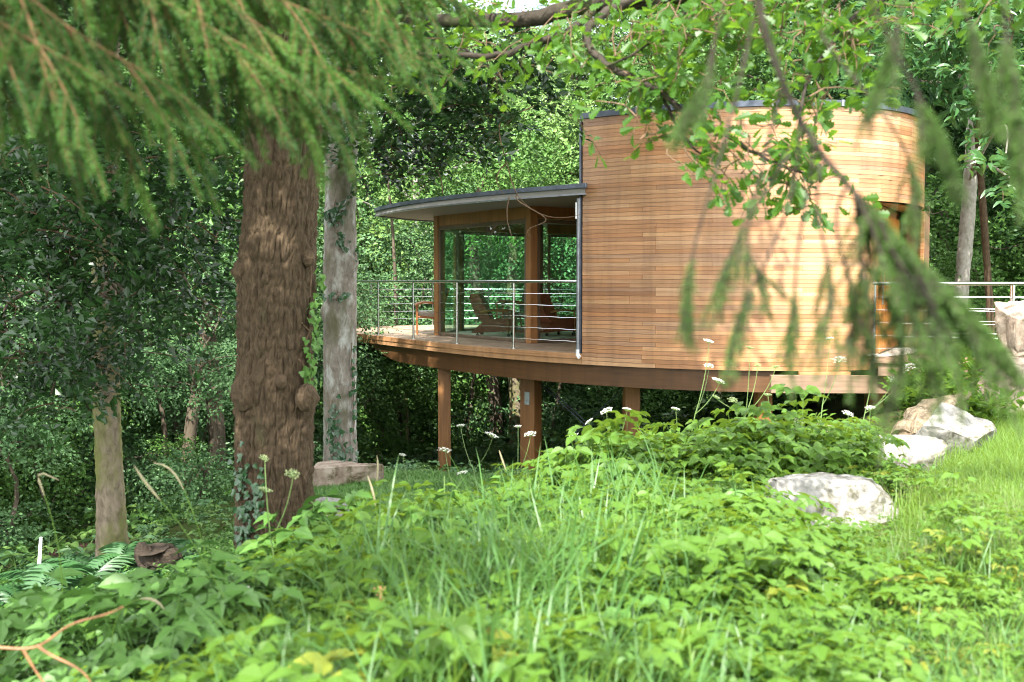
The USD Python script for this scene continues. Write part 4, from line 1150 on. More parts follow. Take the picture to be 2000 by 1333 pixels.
def spruce_branch(parent, pth, r0, shoots, nm, r_, wood_m, sec=8, seclen=(0.2, 0.45), sh_len=(0.07, 0.16), side=0.8, hang=0.55, t0=0.15, per=0.0016, nl=0.016, nw=0.0016, secstep=0.032, bare=0.0, r1=0.0022):
    n = len(pth)
    wm = MB()
    wm.tube(pth, np.linspace(r0, r1, n), 7)
    T = nrm(np.gradient(pth, axis=0))
    P0, D0, L0 = [], [], []

    def emit(line, tang, frac0):
        m = len(line)
        seg = np.linalg.norm(np.diff(line, axis=0), axis=1).sum()
        cnt = max(2, int(seg / secstep))
        for k in range(cnt):
            t = frac0 + (1 - frac0) * (k + r_.uniform(0.2, .8)) / cnt
            if r_.random() < bare:
                continue
            j = min(m - 2, int(t * (m - 1)))
            p = line[j] + (line[j + 1] - line[j]) * (t * (m - 1) - j)
            e = tang[j]
            sd = nrm(np.cross(e, [0, 0, 1.0])) * (1 if k % 2 else -1)
            d = e * 0.75 + sd * side * r_.uniform(.5, 1.1) + np.array([0, 0, -hang * r_.uniform(.3, 1.1)]) + r_.normal(0, .12, 3)
            P0.append(p); D0.append(d); L0.append(r_.uniform(*sh_len) * (1.15 - 0.45 * t))
        P0.append(line[-1]); D0.append(tang[-1]); L0.append(r_.uniform(*sh_len))
    emit(pth, T, t0)
    for k in range(sec):
        t = t0 + (0.97 - t0) * (k + r_.uniform(0, 1)) / sec
        j = min(n - 2, int(t * (n - 1)))
        e = T[j]
        sd = nrm(np.cross(e, [0, 0, 1.0])) * (1 if k % 2 else -1)
        d = nrm(e * 0.8 + sd * side * 0.9 + np.array([0, 0, -hang * 0.8]) + r_.normal(0, .15, 3))
        L = r_.uniform(*seclen) * (1.1 - 0.55 * t)
        s = np.linspace(0, 1, 10)[:, None]
        line = pth[j] + d * s * L; line[:, 2] -= hang * 0.5 * L * s[:, 0] ** 2
        wm.tube(line, np.linspace(r0 * 0.35, 0.0016, 10), 5)
        emit(line, nrm(np.gradient(line, axis=0)), 0.1)
    for a, e, l in zip(P0, D0, L0):
        e = nrm(e)
        q = a + e * np.linspace(0, 1, 4)[:, None] * l
        q[:, 2] -= 0.12 * l * np.linspace(0, 1, 4) ** 2
        wm.tube(q, np.linspace(0.0017, 0.0011, 4), 4, False)
    br = obj("branch", wm.done(), wood_m, parent, smooth=60)
    nd = obj("needles", shoot_needles(np.array(P0), np.array(D0), np.array(L0), r_, per, nl, nw), nm, br)
    tag(nd, kind="stuff")
    return len(P0)


r_ = np.random.default_rng(50)
ST = np.array([-3.3, 1.6])
spr = thing("spruce_tree", "spruce whose blurred drooping green branches hang across the upper left", "tree")
obj("trunk", trunk_mesh([(ST[0], ST[1], -1.6), (ST[0], ST[1], 2), (ST[0], ST[1], 6), (ST[0], ST[1], 11)], [.26, .22, .14, .03], 40, 100, ridge=0.015, seed=30), M["bark_main"], spr, smooth=True)
axes = [
    ([(100, -160), (330, 60), (500, 210), (620, 372)], 2.9), ([(250, -160), (520, 40), (690, 160), (822, 272)], 3.1), ([(420, -160), (640, 10), (790, 70), (900, 165)], 3.3),
    ([(-80, -120), (140, 110), (290, 250), (410, 388)], 2.7), ([(-160, -60), (40, 120), (170, 240), (278, 352)], 2.6), ([(300, -160), (430, 40), (560, 190), (690, 322)], 3.0),
    ([(150, -160), (280, 40), (420, 220), (540, 372)], 3.3), ([(-60, -160), (60, 40), (110, 160), (180, 330)], 2.9), ([(500, -160), (600, 0), (700, 120), (820, 230)], 3.5),
    ([(600, -160), (720, -20), (830, 60), (900, 110)], 3.2), ([(0, -160), (180, 60), (250, 150), (350, 290)], 3.4), ([(360, -160), (480, 100), (600, 220), (745, 310)], 3.2),
    ([(-200, -40), (-60, 120), (40, 210), (110, 300)], 3.1), ([(200, -160), (380, -20), (560, 60), (760, 150)], 3.6), ([(60, -200), (220, -30), (380, 60), (520, 130)], 3.7),
    ([(420, -200), (520, -60), (640, 40), (700, 200)], 3.4), ([(150, -200), (330, -60), (480, 80), (600, 180)], 3.6)]
for k, (q, Y) in enumerate(axes):
    pts = [px(u, v - 52 * i, Y + 0.05 * i) for i, (u, v) in enumerate(q)]
    start = np.array([ST[0] + .15, ST[1] + .1, pts[0][2] + 0.35 + 0.1 * (k % 4)])
    pth = smooth_path([start, start * .4 + pts[0] * .6 + [0, 0, .06]] + pts, 60)
    spruce_branch(spr, pth, 0.013, 0, M["needle"], r_, M["twig_red"], sec=15, t0=0.40, hang=0.75, side=0.6, per=0.00062, sh_len=(0.10, 0.20), seclen=(0.2, 0.42), nl=0.018, nw=0.0021, secstep=0.036)
# upper boughs out of view, coarser
for k in range(30):
    a = k * 2.4; z = 3.4 + k * 0.25; R = 3.0 - k * 0.075
    s = np.array([ST[0], ST[1], z]); e = s + np.array([math.cos(a) * R, math.sin(a) * R, -0.5])
    spruce_branch(spr, smooth_path([s, (s + e) / 2 + [0, 0, .15], e], 24), 0.02, 0, M["needle"], r_, M["twig_red"], sec=12, t0=0.15, seclen=(0.5, 0.9), sh_len=(0.15, 0.3), per=0.006, nl=0.05, nw=0.013, secstep=0.10)

r_ = np.random.default_rng(52)
RT = np.array([2.4, 0.5])
sp2 = thing("larch_tree", "conifer with a blurred drooping branch hanging before the right half of the cabin", "tree")
obj("trunk", trunk_mesh([(RT[0], RT[1], -.7), (RT[0], RT[1], 2), (RT[0], RT[1], 5), (RT[0], RT[1], 9)], [.2, .17, .12, .03], 36, 80, ridge=0.012, seed=33), M["bark_main"], sp2, smooth=True)


def p2(q, Y0, dY=0.0):
    return [px(u, v, Y0 * 1.25 + dY * i) for i, (u, v) in enumerate(q)]


main = smooth_path([(RT[0] - .1, RT[1], 2.2), px(1480, -260, 1.7)] + p2([(1470, -60), (1510, 110), (1590, 280), (1690, 400), (1800, 520), (1890, 610), (1955, 690)], 1.45, 0.01), 90)
spruce_branch(sp2, main, 0.019, 0, M["needle_b"], r_, M["bark_dark"], r1=0.003, sec=14, t0=float(np.argmin(np.linalg.norm(main - px(1690, 400, 1.8125), axis=1))) / 89, side=1.0, hang=0.9, seclen=(.14, .26), sh_len=(0.06, 0.12), per=0.0009, nl=0.013, nw=0.0017, secstep=0.03)
hang = [
    ([(1470, 40), (1440, 180), (1400, 330), (1360, 470), (1338, 615)], 1.55, .80), ([(1530, 170), (1500, 280), (1475, 380), (1435, 480), (1400, 560)], 1.5, .62), ([(1560, 230), (1545, 380), (1500, 500), (1455, 590), (1432, 660)], 1.52, .72),
    ([(1590, 290), (1570, 420), (1555, 520), (1550, 600), (1535, 655)], 1.5, .72), ([(1610, 310), (1600, 430), (1620, 540), (1600, 640)], 1.47, .55), ([(1650, 370), (1640, 480), (1665, 570), (1655, 660)], 1.5, .5),
    ([(1690, 410), (1680, 500), (1700, 600), (1690, 690)], 1.48, .35), ([(1750, 470), (1745, 560), (1760, 650), (1750, 740)], 1.46, .3), ([(1800, 520), (1790, 600), (1820, 680)], 1.45, .2), ([(1540, 300), (1480, 400), (1460, 460), (1500, 545)], 1.6, .7),
    ([(1700, 0), (1760, 120), (1830, 260), (1860, 330)], 1.3, .6), ([(1960, -80), (1965, 60), (1985, 200), (1990, 330)], 1.2, .3), ([(1600, 60), (1690, 180), (1750, 260), (1790, 400)], 1.6, .75), ([(1720, 430), (1790, 560), (1850, 650), (1870, 720)], 1.44, .2),
    ([(1440, -60), (1400, 60), (1380, 150), (1330, 230)], 1.6, .7), ([(1850, -60), (1900, 60), (1920, 130), (1940, 220)], 1.35, .3), ([(1780, -80), (1760, 20), (1740, 90), (1700, 200)], 1.4, .45)]
for q, Y, t0 in hang:
    pts = p2(q, Y)
    if q[0][1] < 20:
        pts = [np.array([RT[0] - .1, RT[1] + .05, 2.0 + 0.03 * len(sp2.GetChildren())]), pts[0] + (np.array([RT[0], RT[1], 1.9]) - pts[0]) * .4] + pts
    pth = smooth_path(pts, 40)
    k0 = int(np.argmin(np.linalg.norm(pth - pts[-len(q)], axis=1)))
    tt0 = (k0 + (39 - k0) * t0) / 39
    spruce_branch(sp2, pth, 0.0034, 0, M["needle_b"], r_, M["bark_dark"], sec=3, t0=tt0, side=0.35, hang=0.75, seclen=(.05, .10), sh_len=(0.03, 0.085), per=0.0009, nl=0.012, nw=0.0015, secstep=0.028, bare=0.45 if q[0][1] < 20 else 0.2)


# ------------------------------------------------------------------ woodland behind
def far_kind(*a, **k):
    return make_tree(*a, **k)


GRP = {"mid": "mid green broadleaf trees of the wood", "light": "light green broadleaf trees of the wood", "dark": "dark green broadleaf trees of the wood", "shrub": "leafy shrubs of the undergrowth", "sap": "thin young trees of the undergrowth"}
protos = {
    "mid": make_tree("broadleaf_tree", "mid green broadleaf tree standing in the wood behind the cabin", "tree", GRP["mid"], 61, 15, .22, 1.8, 4.2, 1700, 18, .15, .10, M["leaf_mid"], M["bark_far"], nblob=22, twig_len=0.9),
    "light": make_tree("pale_green_tree", "light green leafy tree standing in the wood behind the cabin", "tree", GRP["light"], 62, 13, .2, 1.0, 4.0, 1700, 18, .14, .10, M["leaf_light"], M["bark_grey"], nblob=22, twig_len=0.9),
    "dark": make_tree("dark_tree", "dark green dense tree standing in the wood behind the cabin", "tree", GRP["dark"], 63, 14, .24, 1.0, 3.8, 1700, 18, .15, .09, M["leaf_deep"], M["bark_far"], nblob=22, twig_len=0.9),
    "sap": make_tree("young_tree", "thin young tree with layered blue-green leaves in the undergrowth", "tree", GRP["sap"], 64, 6.5, .07, 1.0, 2.1, 700, 16, .10, .065, M["leaf_blue"], M["bark_far"], nblob=14, twig_len=0.7),
    "shrub": make_tree("shrub", "leafy green shrub in the undergrowth of the wood", "shrub", GRP["shrub"], 65, 2.6, .03, 0.1, 1.6, 420, 16, .10, .065, M["leaf_mid"], M["bark_far"], nblob=9, twig_len=0.6),
}
first = dict.fromkeys(protos, True)
WHERE = ["in the wood at the far left", "in the wood behind the two big trunks", "behind the glazed room and deck", "behind the boarded curved wall", "in the wood at the right of the cabin"]
LOOKS_ = {"mid": "{}mid green broadleaf tree", "light": "{}light green leafy tree", "dark": "{}dark green dense tree", "sap": "{}thin young blue-green tree", "shrub": "{}leafy green undergrowth shrub"}


def plant(kind, x, y, rz, sc, label=None, group=None):
    z = float(gz(x, y)) - 0.05
    if first[kind]:
        first[kind] = False
        protos[kind].GetAttribute("xformOp:transform").Set(matrix((x, y, z), rz, sc))
        return protos[kind]
    where = WHERE[int(np.searchsorted([430, 690, 1130, 1560], 1000 + 2200 * x / y))]
    far = "far " if y > 42 else ""
    label = label or LOOKS_[kind].format(far) + " " + where
    return copy_of(protos[kind], (x, y, z), rz, sc, label, None, label)


wr = np.random.default_rng(70)
pts = []
tries = 0
while len(pts) < 62 and tries < 20000:
    tries += 1
    y = wr.uniform(27, 66)
    x = wr.uniform(-0.56 * y - 3, 0.56 * y + 4)
    if x > 4.5 and y < 27:
        continue
    if (x / 7.5) ** 2 + ((y - 22) / 9.5) ** 2 < 1.25 or (-10 < x < 7.5 and y < 41):
        continue
    if any((x - a) ** 2 + (y - b_) ** 2 < (3.0 + 0.03 * y) ** 2 for a, b_ in pts):
        continue
    pts.append((x, y))
for x, y in pts:
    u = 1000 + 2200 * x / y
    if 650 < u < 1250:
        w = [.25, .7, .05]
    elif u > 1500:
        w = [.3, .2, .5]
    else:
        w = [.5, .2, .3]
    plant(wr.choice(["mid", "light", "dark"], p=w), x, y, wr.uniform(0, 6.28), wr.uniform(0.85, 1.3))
for x, y, k, s in ((-9.5, 19, "dark", .8), (-12, 24, "mid", .9), (-7.5, 25, "mid", .75), (-14, 18, "dark", .9), (11.5, 23, "dark", .9), (14.5, 25, "mid", .9), (13, 19.5, "dark", .7), (9.5, 26.5, "dark", .9), (-10, 13, "dark", .7)):
    plant(k, x, y, wr.uniform(0, 6.28), s)
# undergrowth
for x, y, s in ((-4.5, 23, .8), (-6.2, 20, .9), (-8, 21.5, 1.0), (-5.6, 26.4, 1.0), (-1.2, 31.5, 1.0), (1.2, 31, 1.0), (3.4, 31, .9), (-5.2, 28, 1.1), (-9.5, 26, 1.0), (-7, 15.5, .6), (-11, 20, 1.0), (.2, 33, .9), (-6.4, 23.4, .6), (5.5, 30, 1.0), (2.5, 30.5, .9), (-10, 17, .7), (-4.7, 17.2, .62), (-5.6, 31, .9), (-3, 34, 1.0), (0, 36, 1.1), (3, 35.5, 1.1), (-7.5, 35, 1.1), (5.6, 33.5, 1.0), (-1.5, 38.5, 1.2), (-5, 38, 1.2)):
    plant("sap", x, y, wr.uniform(0, 6.28), s)
for x, y, s in ((-8.2, 14, .7), (-7.2, 17.5, .9), (-9.3, 18.8, 1.1), (-5.6, 24.5, 1.1), (-3.5, 28.5, 1.2), (-1.0, 31.5, 1.2), (-6, 26.5, 1.2), (7.3, 23.5, .9), (8.6, 22, 1.2), (10, 20.5, 1.1), (9.3, 24.2, 1.4), (11.2, 21.2, 1.3), (8.3, 20, .7), (12.3, 18, 1.0), (-2.8, 31, 1.2), (4, 33, 1.3), (.5, 34, 1.3), (-8, 29, 1.3), (-12.5, 27, 1.4), (5.9, 24.9, .8), (3.2, 29.5, 1.1), (-11.5, 15.5, .9), (7.2, 26, 1.3), (-5.4, 18.6, .5), (-4.6, 33, 1.5), (-1.6, 35, 1.5), (2.2, 34.5, 1.5), (-7, 31.5, 1.5), (-3, 37.5, 1.7), (1.2, 38.5, 1.7), (4.6, 36.5, 1.6), (-8.5, 36.5, 1.7), (-6, 40, 1.8)):
    plant("shrub", x, y, wr.uniform(0, 6.28), s)


# single trunks one can pick out among the far trees
def bare_trunk(label, u0, v0, u1, v1, Y, r, m_, seed, name="tree_trunk", ext=1.6, cr=1.8):
    p0, p1 = px(u0, v0, Y), px(u1, v1, Y)
    p0[2] = min(p0[2], float(gz(p0[0], p0[1])) - 0.1)
    e = p1 + (p1 - p0) * ext
    q = np.random.default_rng(seed).normal(0, r * .5, 3)
    t = thing(name, label, "tree")
    obj("trunk", trunk_mesh([p0, (p0 + p1) / 2 + q * [1, 0, 0], p1, e], [r * 1.15, r, r * .85, r * .4], 32, 90, ridge=r * .08, seed=seed), m_, t, smooth=True)
    rr = np.random.default_rng(seed + 1)
    pos, ow, _ = ellipsoid_points(rr, [(e + [0, 0, .3], np.array([cr, cr, cr * .7]))], int(60 * cr * cr) + 20)
    tag(obj("crown", sprays(pos, ow + rr.normal(0, .5, pos.shape), rr.uniform(.5, 1, len(pos)), 16, .13, .085, rr), M["leaf_mid"], t), kind="stuff")


bare_trunk("pale bare trunk behind the cabin, just left of the thick support post", 1003, 935, 1006, 735, 30.5, .185, M["bark_mossy"], 81)
bare_trunk("dark leaning trunk under the cabin between the two left support posts", 962, 920, 955, 700, 31, .165, M["bark_far"], 82)
bare_trunk("thin pale sapling stem under the deck left of the first support post", 803, 945, 795, 820, 30, .05, M["bark_mossy"], 83, ext=.6, cr=.7)
bare_trunk("dark ivy-clad trunk in the wood, first left of the big trunk's foot", 372, 1030, 378, 800, 19.5, .105, M["bark_far"], 84)
bare_trunk("broad brown trunk in the wood touching the left side of the big trunk", 408, 1040, 420, 800, 20.5, .15, M["bark_far"], 85)
bare_trunk("very thin dark stem right of the pale trunk's ivy", 790, 940, 775, 700, 31, .055, M["bark_far"], 86)
bare_trunk("leaning brown stem at the right edge behind the bridge railing", 1945, 560, 1915, 340, 18.5, .055, M["bark_main"], 87)


# ------------------------------------------------------------------ ivy on trunks
def ivy(label, centres, n, trunk_axis, r, seed, L=0.055, lm="leaf_ivy"):
    rr = np.random.default_rng(seed)
    P, Dd, Nn = [], [], []
    for (u, v, Y, ru, rv) in centres:
        k = int(n * ru * rv)
        c = px(u, v, Y)
        for _ in range(k):
            uu, vv = u + rr.normal(0, ru * .5), v + rr.normal(0, rv * .5)
            q = px(uu, vv, Y)
            ax = trunk_axis(q[2])
            d = q[:2] - ax; 
            dx = np.clip(d[0], -r * 1.1, r * 1.1)
            dy = -math.sqrt(max(0.0, (r * 1.1) ** 2 - dx ** 2))
            nn = nrm(np.array([dx, dy, 0.15]))
            P.append([ax[0] + dx, ax[1] + dy, q[2]] + nn * rr.uniform(0.0, 0.07)); Nn.append(nn + rr.normal(0, .45, 3)); Dd.append(np.array([rr.normal(0, .5), 0, -1]) + nn * .3)
    P = np.array(P); s = rr.uniform(.6, 1.3, len(P))
    t = thing("ivy", label, "ivy")
    tag(obj("leaves", leaves(P, np.array(Dd), np.array(Nn), L * s, L * s, LEAF_IVY), M[lm], t), kind="stuff")
    mb = MB()
    for (u, v, Y, ru, rv) in centres[:4]:
        q0, q1 = px(u, v + rv, Y), px(u + rr.normal(0, 6), v - rv, Y)
        line = []
        for z in np.linspace(q0[2], q1[2], 8):
            ax = trunk_axis(z); dx = np.clip(q0[0] + rr.normal(0, .02) - ax[0], -r * .95, r * .95)
            line.append([ax[0] + dx, ax[1] - math.sqrt(r * r - dx * dx) - .012, z])
        obj("stem", tube(np.array(line), 0.007, 5), M["twig"], t)


bx_ = lambda z: np.array([np.interp(z, [-1.3, 0.9, 2.1], [px(537, 1090, 9.5)[0], px(541, 600, 9.5)[0], px(552, 330, 9.5)[0]]), 9.5])
ivy("ivy climbing the foot of the big brown trunk", [(485, 1010, 9.3, 18, 70), (480, 930, 9.3, 14, 50), (505, 960, 9.2, 10, 60), (600, 1040, 9.3, 16, 50), (590, 1060, 9.25, 30, 30), (520, 1070, 9.2, 40, 25)], 0.05, bx_, .30, 91)
ivy("ivy hanging on the right side of the big brown trunk", [(606, 690, 9.4, 8, 60), (610, 620, 9.4, 6, 40), (600, 740, 9.4, 8, 40), (616, 560, 9.4, 5, 40)], 0.09, bx_, .312, 92, lm="leaf_mid")
px_ = lambda z: np.array([px(664, 750, 16)[0], 16.0])
ivy("ivy climbing the pale trunk beside the stone block", [(652, 860, 15.8, 14, 50), (670, 890, 15.8, 18, 30), (690, 760, 15.8, 5, 90), (655, 820, 15.8, 10, 40)], 0.06, px_, .255, 93, 0.07)
ivy("sprigs of leaves on the upper pale trunk", [(655, 420, 15.8, 18, 30), (665, 470, 15.8, 14, 20), (660, 578, 15.8, 20, 10), (690, 500, 15.8, 8, 15)], 0.07, px_, .235, 94, 0.07)


# ------------------------------------------------------------------ ground plants
def scatter(name, label, cat, makers, pos, yaw, sc, seed, tilt=0.12, pick=None):
    pi = UsdGeom.PointInstancer.Define(stage, "/World/" + numbered("/World", name))
    tag(pi, label, cat, kind="stuff")
    paths = []
    for pn, mesh_, m_ in makers:
        o_ = obj(pn, mesh_, m_, pi)
        paths.append(o_.GetPath())
    pi.CreatePrototypesRel().SetTargets(paths)
    rr = np.random.default_rng(seed)
    n = len(pos)
    pi.CreateProtoIndicesAttr(Vt.IntArray.FromNumpy((rr.integers(0, len(paths), n) if pick is None else pick).astype(np.int32)))
    pi.CreatePositionsAttr(Vt.Vec3fArray.FromNumpy(np.asarray(pos, np.float32)))
    ax = np.column_stack([rr.normal(0, tilt, (n, 2)), np.zeros(n)])
    h = yaw / 2
    # yaw then small tilt
    qw, qz = np.cos(h), np.sin(h)
    tx_, ty_ = ax[:, 0] / 2, ax[:, 1] / 2
    W_, X_, Y_, Z_ = qw, tx_ * qw + ty_ * qz, ty_ * qw - tx_ * qz, qz
    nn = np.sqrt(W_ ** 2 + X_ ** 2 + Y_ ** 2 + Z_ ** 2)
    pi.CreateOrientationsAttr(Vt.QuathArray([Gf.Quath(float(a), float(b_), float(c), float(d)) for a, b_, c, d in zip(W_ / nn, X_ / nn, Y_ / nn, Z_ / nn)]))
    pi.CreateScalesAttr(Vt.Vec3fArray.FromNumpy(np.repeat(np.asarray(sc, np.float32)[:, None], 3, 1)))
    return pi


def grass_tuft(n, h, w, r_, spread=0.08, lean=0.5):
    base = np.column_stack([r_.normal(0, spread, (n, 2)), np.full(n, -0.03)])
    a = r_.uniform(0, 6.283, n)
    H = h * r_.uniform(0.5, 1.15, n); ln = lean * r_.uniform(0.2, 1.3, n)
    dirh = np.column_stack([np.cos(a), np.sin(a), np.zeros(n)]); sd = np.column_stack([-np.sin(a), np.cos(a), np.zeros(n)])
    ts = np.array([0, .35, .65, .86, 1.0])
    V = []
    for i, t in enumerate(ts):
        c = base + np.column_stack([np.zeros((n, 2)), H * (t - 0.45 * ln * t ** 3)]) + dirh * (H * ln * t ** 2.2)[:, None]
        ww = w * (1 - t ** 2.5) * 0.5
        V += [c + sd * ww, c - sd * ww] if i < 4 else [c]
    V = np.stack(V, 1)
    F = []
    for i in range(3):
        F += [(2 * i, 2 * i + 1, 2 * i + 3), (2 * i, 2 * i + 3, 2 * i + 2)]
    F += [(6, 7, 8)]
    f = np.array(F)[None] + (np.arange(n) * 9)[:, None, None]
    return V.reshape(-1, 3), f.reshape(-1, 3)


def elder_plant(np_, r_, h=0.35, L=0.075, shape=LEAF_OVATE, trip=True, spreadr=0.22):
    mb = MB(); P, Dv, N_, S = [], [], [], []
    for k in range(np_):
        a = r_.uniform(0, 6.283); hh = h * r_.uniform(.55, 1.15); rr = spreadr * r_.uniform(.4, 1.2)
        o_ = np.array([math.cos(a), math.sin(a), 0])
        q = np.array([[0, 0, -.04], list(o_ * rr * .35 + [0, 0, hh * .6]), list(o_ * rr + [0, 0, hh])]) + np.append(r_.normal(0, .02, 2), 0)
        mb.tube(q, 0.0022, 3, False)
        tip = q[-1]; side = np.array([-o_[1], o_[0], 0])
        up = nrm(np.array([0, 0, 1.0]) + o_ * .25 + r_.normal(0, .2, 3))
        groups = [(tip, o_), (tip - o_ * .01, o_ * .3 + side), (tip - o_ * .01, o_ * .3 - side)]
        for gp, gd in groups:
            gd = nrm(gd + r_.normal(0, .12, 3))
            st = L * .75
            c = gp + gd * st
            gs = nrm(np.cross(up, gd))
            subs = [(gd, 1.0), (gd * .25 + gs, .85), (gd * .25 - gs, .85)] if trip else [(gd, 1.2)]
            for sd_, sz in subs:
                P.append(c if trip else gp); Dv.append(sd_ + [0, 0, -.15]); N_.append(up + r_.normal(0, .22, 3)); S.append(L * sz * r_.uniform(.8, 1.15))
    S = np.array(S)
    lv = leaves(np.array(P), np.array(Dv), np.array(N_), S, S * .62, shape)
    return lv, mb.done()


def merge(*parts):
    m = MB()
    for v, f in parts:
        m.add(v, f)
    return m.done()


gr = np.random.default_rng(101)


def region(n, ymin, ymax, test, seed, edge=0.03):
    rr = np.random.default_rng(seed); out = []
    while sum(map(len, out)) < n:
        y = np.sqrt(rr.uniform(ymin ** 2, ymax ** 2, 4000)); u = rr.uniform(-60, 2060, 4000)
        x = (u - 1000) / 2200 * y
        k = test(x, y, u, rr)
        out.append(np.column_stack([x[k], y[k]]))
    p = np.vstack(out)[:n]
    return np.column_stack([p, gz(p[:, 0], p[:, 1])])


def cap(pt, full, lo, hi, tops):
    """plant scale from how tall the growth stands at that place in the meadow; full = the plant's own height"""
    h = np.interp(1000 + 2200 * pt[:, 0] / pt[:, 1], *tops)
    g_ = 550 + (1.1 - pt[:, 2]) / pt[:, 1] * 2200
    uu = 1000 + 2200 * pt[:, 0] / pt[:, 1]
    h = np.where((pt[:, 1] < 7.3) & (uu > 1450) & (uu < 1850), np.maximum(h, 1040), h)
    h = np.where((pt[:, 1] < 9.3) & (uu > 1680) & (uu < 1880), np.maximum(h, 925), h)
    wob = 0.55 + 0.9 * meshkit.fbm(np.column_stack([pt[:, :2] * 1.5, np.zeros(len(pt))]), 3, 17)
    return wob * np.clip((g_ - h) * pt[:, 1] / 2200 / full, lo, hi)


TOPS = ([0, 200, 430, 560, 640, 850, 1000, 1200, 1500, 1720, 1800, 2000], [1240, 1210, 1160, 1130, 1075, 1010, 960, 885, 845, 845, 930, 960])


def clear_of_rocks(x, y):
    ok = np.ones(len(x), bool)
    for cx, cy, r in ((2.13, 7.4, .50), (3.25, 9.3, .32), (3.92, 9.95, .40), (5.4, 12.4, .55), (-2.1, 9.5, .42), (-2.4, 16, .3)):
        ok &= (x - cx) ** 2 + (y - cy) ** 2 > r * r
    return ok


def left_edge(y):          # u of the border between the sunny weeds and the shady left side
    return np.interp(y, [3, 4.5, 6, 8, 9.5, 12], [60, 230, 430, 640, 800, 1000])


# tall grass in the foreground
tufts = [("grass_tuft", grass_tuft(18, h, w, gr, s, l), M[m_]) for h, w, s, l, m_ in ((.5, .009, .07, .75, "grass"), (.42, .008, .09, .95, "grass"), (.6, .011, .07, .7, "grass_blue"), (.36, .007, .09, .8, "grass"), (.46, .011, .08, 1.0, "grass"), (.56, .012, .06, .85, "grass_blue"), (.3, .005, .08, .9, "grass_dry"))]
pt = region(5200, 2.6, 8.5, lambda x, y, u, r: (r.random(len(x)) < np.interp(u - left_edge(y), [-350, -60, 150], [.06, .25, 1.0]) * np.interp(y, [3, 5.5, 8.5], [1, .8, .25]) * np.interp(u, [1000, 1500], [1, .75])) & clear_of_rocks(x, y), 201)
scatter("tall_grass", "long arching green grass filling the sunny foreground", "grass", tufts, pt, gr.uniform(0, 6.28, len(pt)), gr.uniform(.6, 1.15, len(pt)) * np.interp(pt[:, 0] / pt[:, 1], [-.3, -.1, .1, .3], [.75, 1.1, 1.15, .6]) * cap(pt, .50, .35, 1.1, TOPS), 301)
bw = []
for k in range(4):
    lv, st = elder_plant(8, gr, h=.36 + .05 * k, L=.068, shape=LEAF_LONG if k % 2 else LEAF_OVATE, trip=False, spreadr=.16)
    bw.append(("weed_clump", merge(lv, st), M["leaf_elder" if k < 3 else "leaf_mid"]))
pt = region(150, 3.6, 8.5, lambda x, y, u, r: (u > left_edge(y) - 60) & (u < 1900) & clear_of_rocks(x, y) & ~((u > 1430) & (u < 1860) & (y < 7.4)), 209)
scatter("broad_weeds", "scattered taller broad-leaved weeds rising out of the foreground grass", "weeds", bw, pt, gr.uniform(0, 6.28, len(pt)), gr.uniform(.6, 1.1, len(pt)) * cap(pt, .46, .4, 1.0, TOPS), 309)
# grass on the bank at right
pt = region(2600, 5.5, 16, lambda x, y, u, r: (u > np.interp(y, [5, 7, 10, 13, 16], [1820, 1800, 1900, 1860, 1850])) & clear_of_rocks(x, y) & (((x - 5.4) ** 2 + (y - 12.4) ** 2) > .5), 202)
scatter("bank_grass", "fine light green grass on the sunny bank at the right edge", "grass", [("grass_tuft", grass_tuft(34, h, .005, gr, .08, .7), M["grass"]) for h in (.2, .26, .32)], pt, gr.uniform(0, 6.28, len(pt)), gr.uniform(.7, 1.1, len(pt)), 302)
pt = region(2100, 2.9, 7.5, lambda x, y, u, r: (u > 1150) & (r.random(len(x)) < np.interp(u, [1150, 1500, 2000], [.15, .7, 1])) & clear_of_rocks(x, y), 208)
scatter("meadow_grass", "fine short mixed grass with dry straws in the lower right foreground", "grass", [("grass_tuft", grass_tuft(30, h, .0045, gr, .09, .9), M[m_]) for h, m_ in ((.24, "grass"), (.2, "grass"), (.28, "grass_dry"), (.26, "grass"))], pt, gr.uniform(0, 6.28, len(pt)), gr.uniform(.7, 1.2, len(pt)) * cap(pt, .24, .4, 1.0, TOPS), 308)
# short lawn behind the big trunk
rr = np.random.default_rng(203); q = np.column_stack([rr.uniform(-3.4, 1.3, 5200), rr.uniform(11.8, 16.4, 5200)])
q = q[clear_of_rocks(q[:, 0], q[:, 1])]
pt = np.column_stack([q, gz(q[:, 0], q[:, 1])])
scatter("mown_grass", "short bright green grass beside the stone block", "grass", [("grass_tuft", grass_tuft(40, h, .006, gr, .07, .8), M["lawn"]) for h in (.07, .09, .11)], pt, gr.uniform(0, 6.28, len(pt)), gr.uniform(.8, 1.3, len(pt)), 303)
# ground elder: leaf cover
el = []
for k in range(5):
    lv, st = elder_plant(9, gr, h=.26 + .04 * k, L=.066 + .004 * (k % 3), spreadr=.2)
    el.append(("elder_clump", merge(lv, st), M["leaf_elder"]))
for k in range(2):
    lv, st = elder_plant(7, gr, h=.3 + .1 * k, L=.075, shape=LEAF_LOBED if k else LEAF_OVATE, trip=bool(k == 0), spreadr=.2)
    el.append(("elder_clump", merge(lv, st), M["leaf_elder" if k else "leaf_sallow"]))
pt = region(1800, 3.0, 9.0, lambda x, y, u, r: (r.random(len(x)) < np.interp(u - left_edge(y), [-300, -40, 260], [.10, .3, 1.0]) * np.interp(y, [3, 5, 7], [.45, .6, 1]) * np.interp(u, [400, 700, 1100, 1400, 1650], [.45, .5, .9, .9, .6]) * np.interp(u, [1750, 1950], [1, .55])) & clear_of_rocks(x, y), 204)
pick_ = np.random.default_rng(9).choice(7, len(pt), p=[.17, .17, .17, .17, .16, .05, .11])
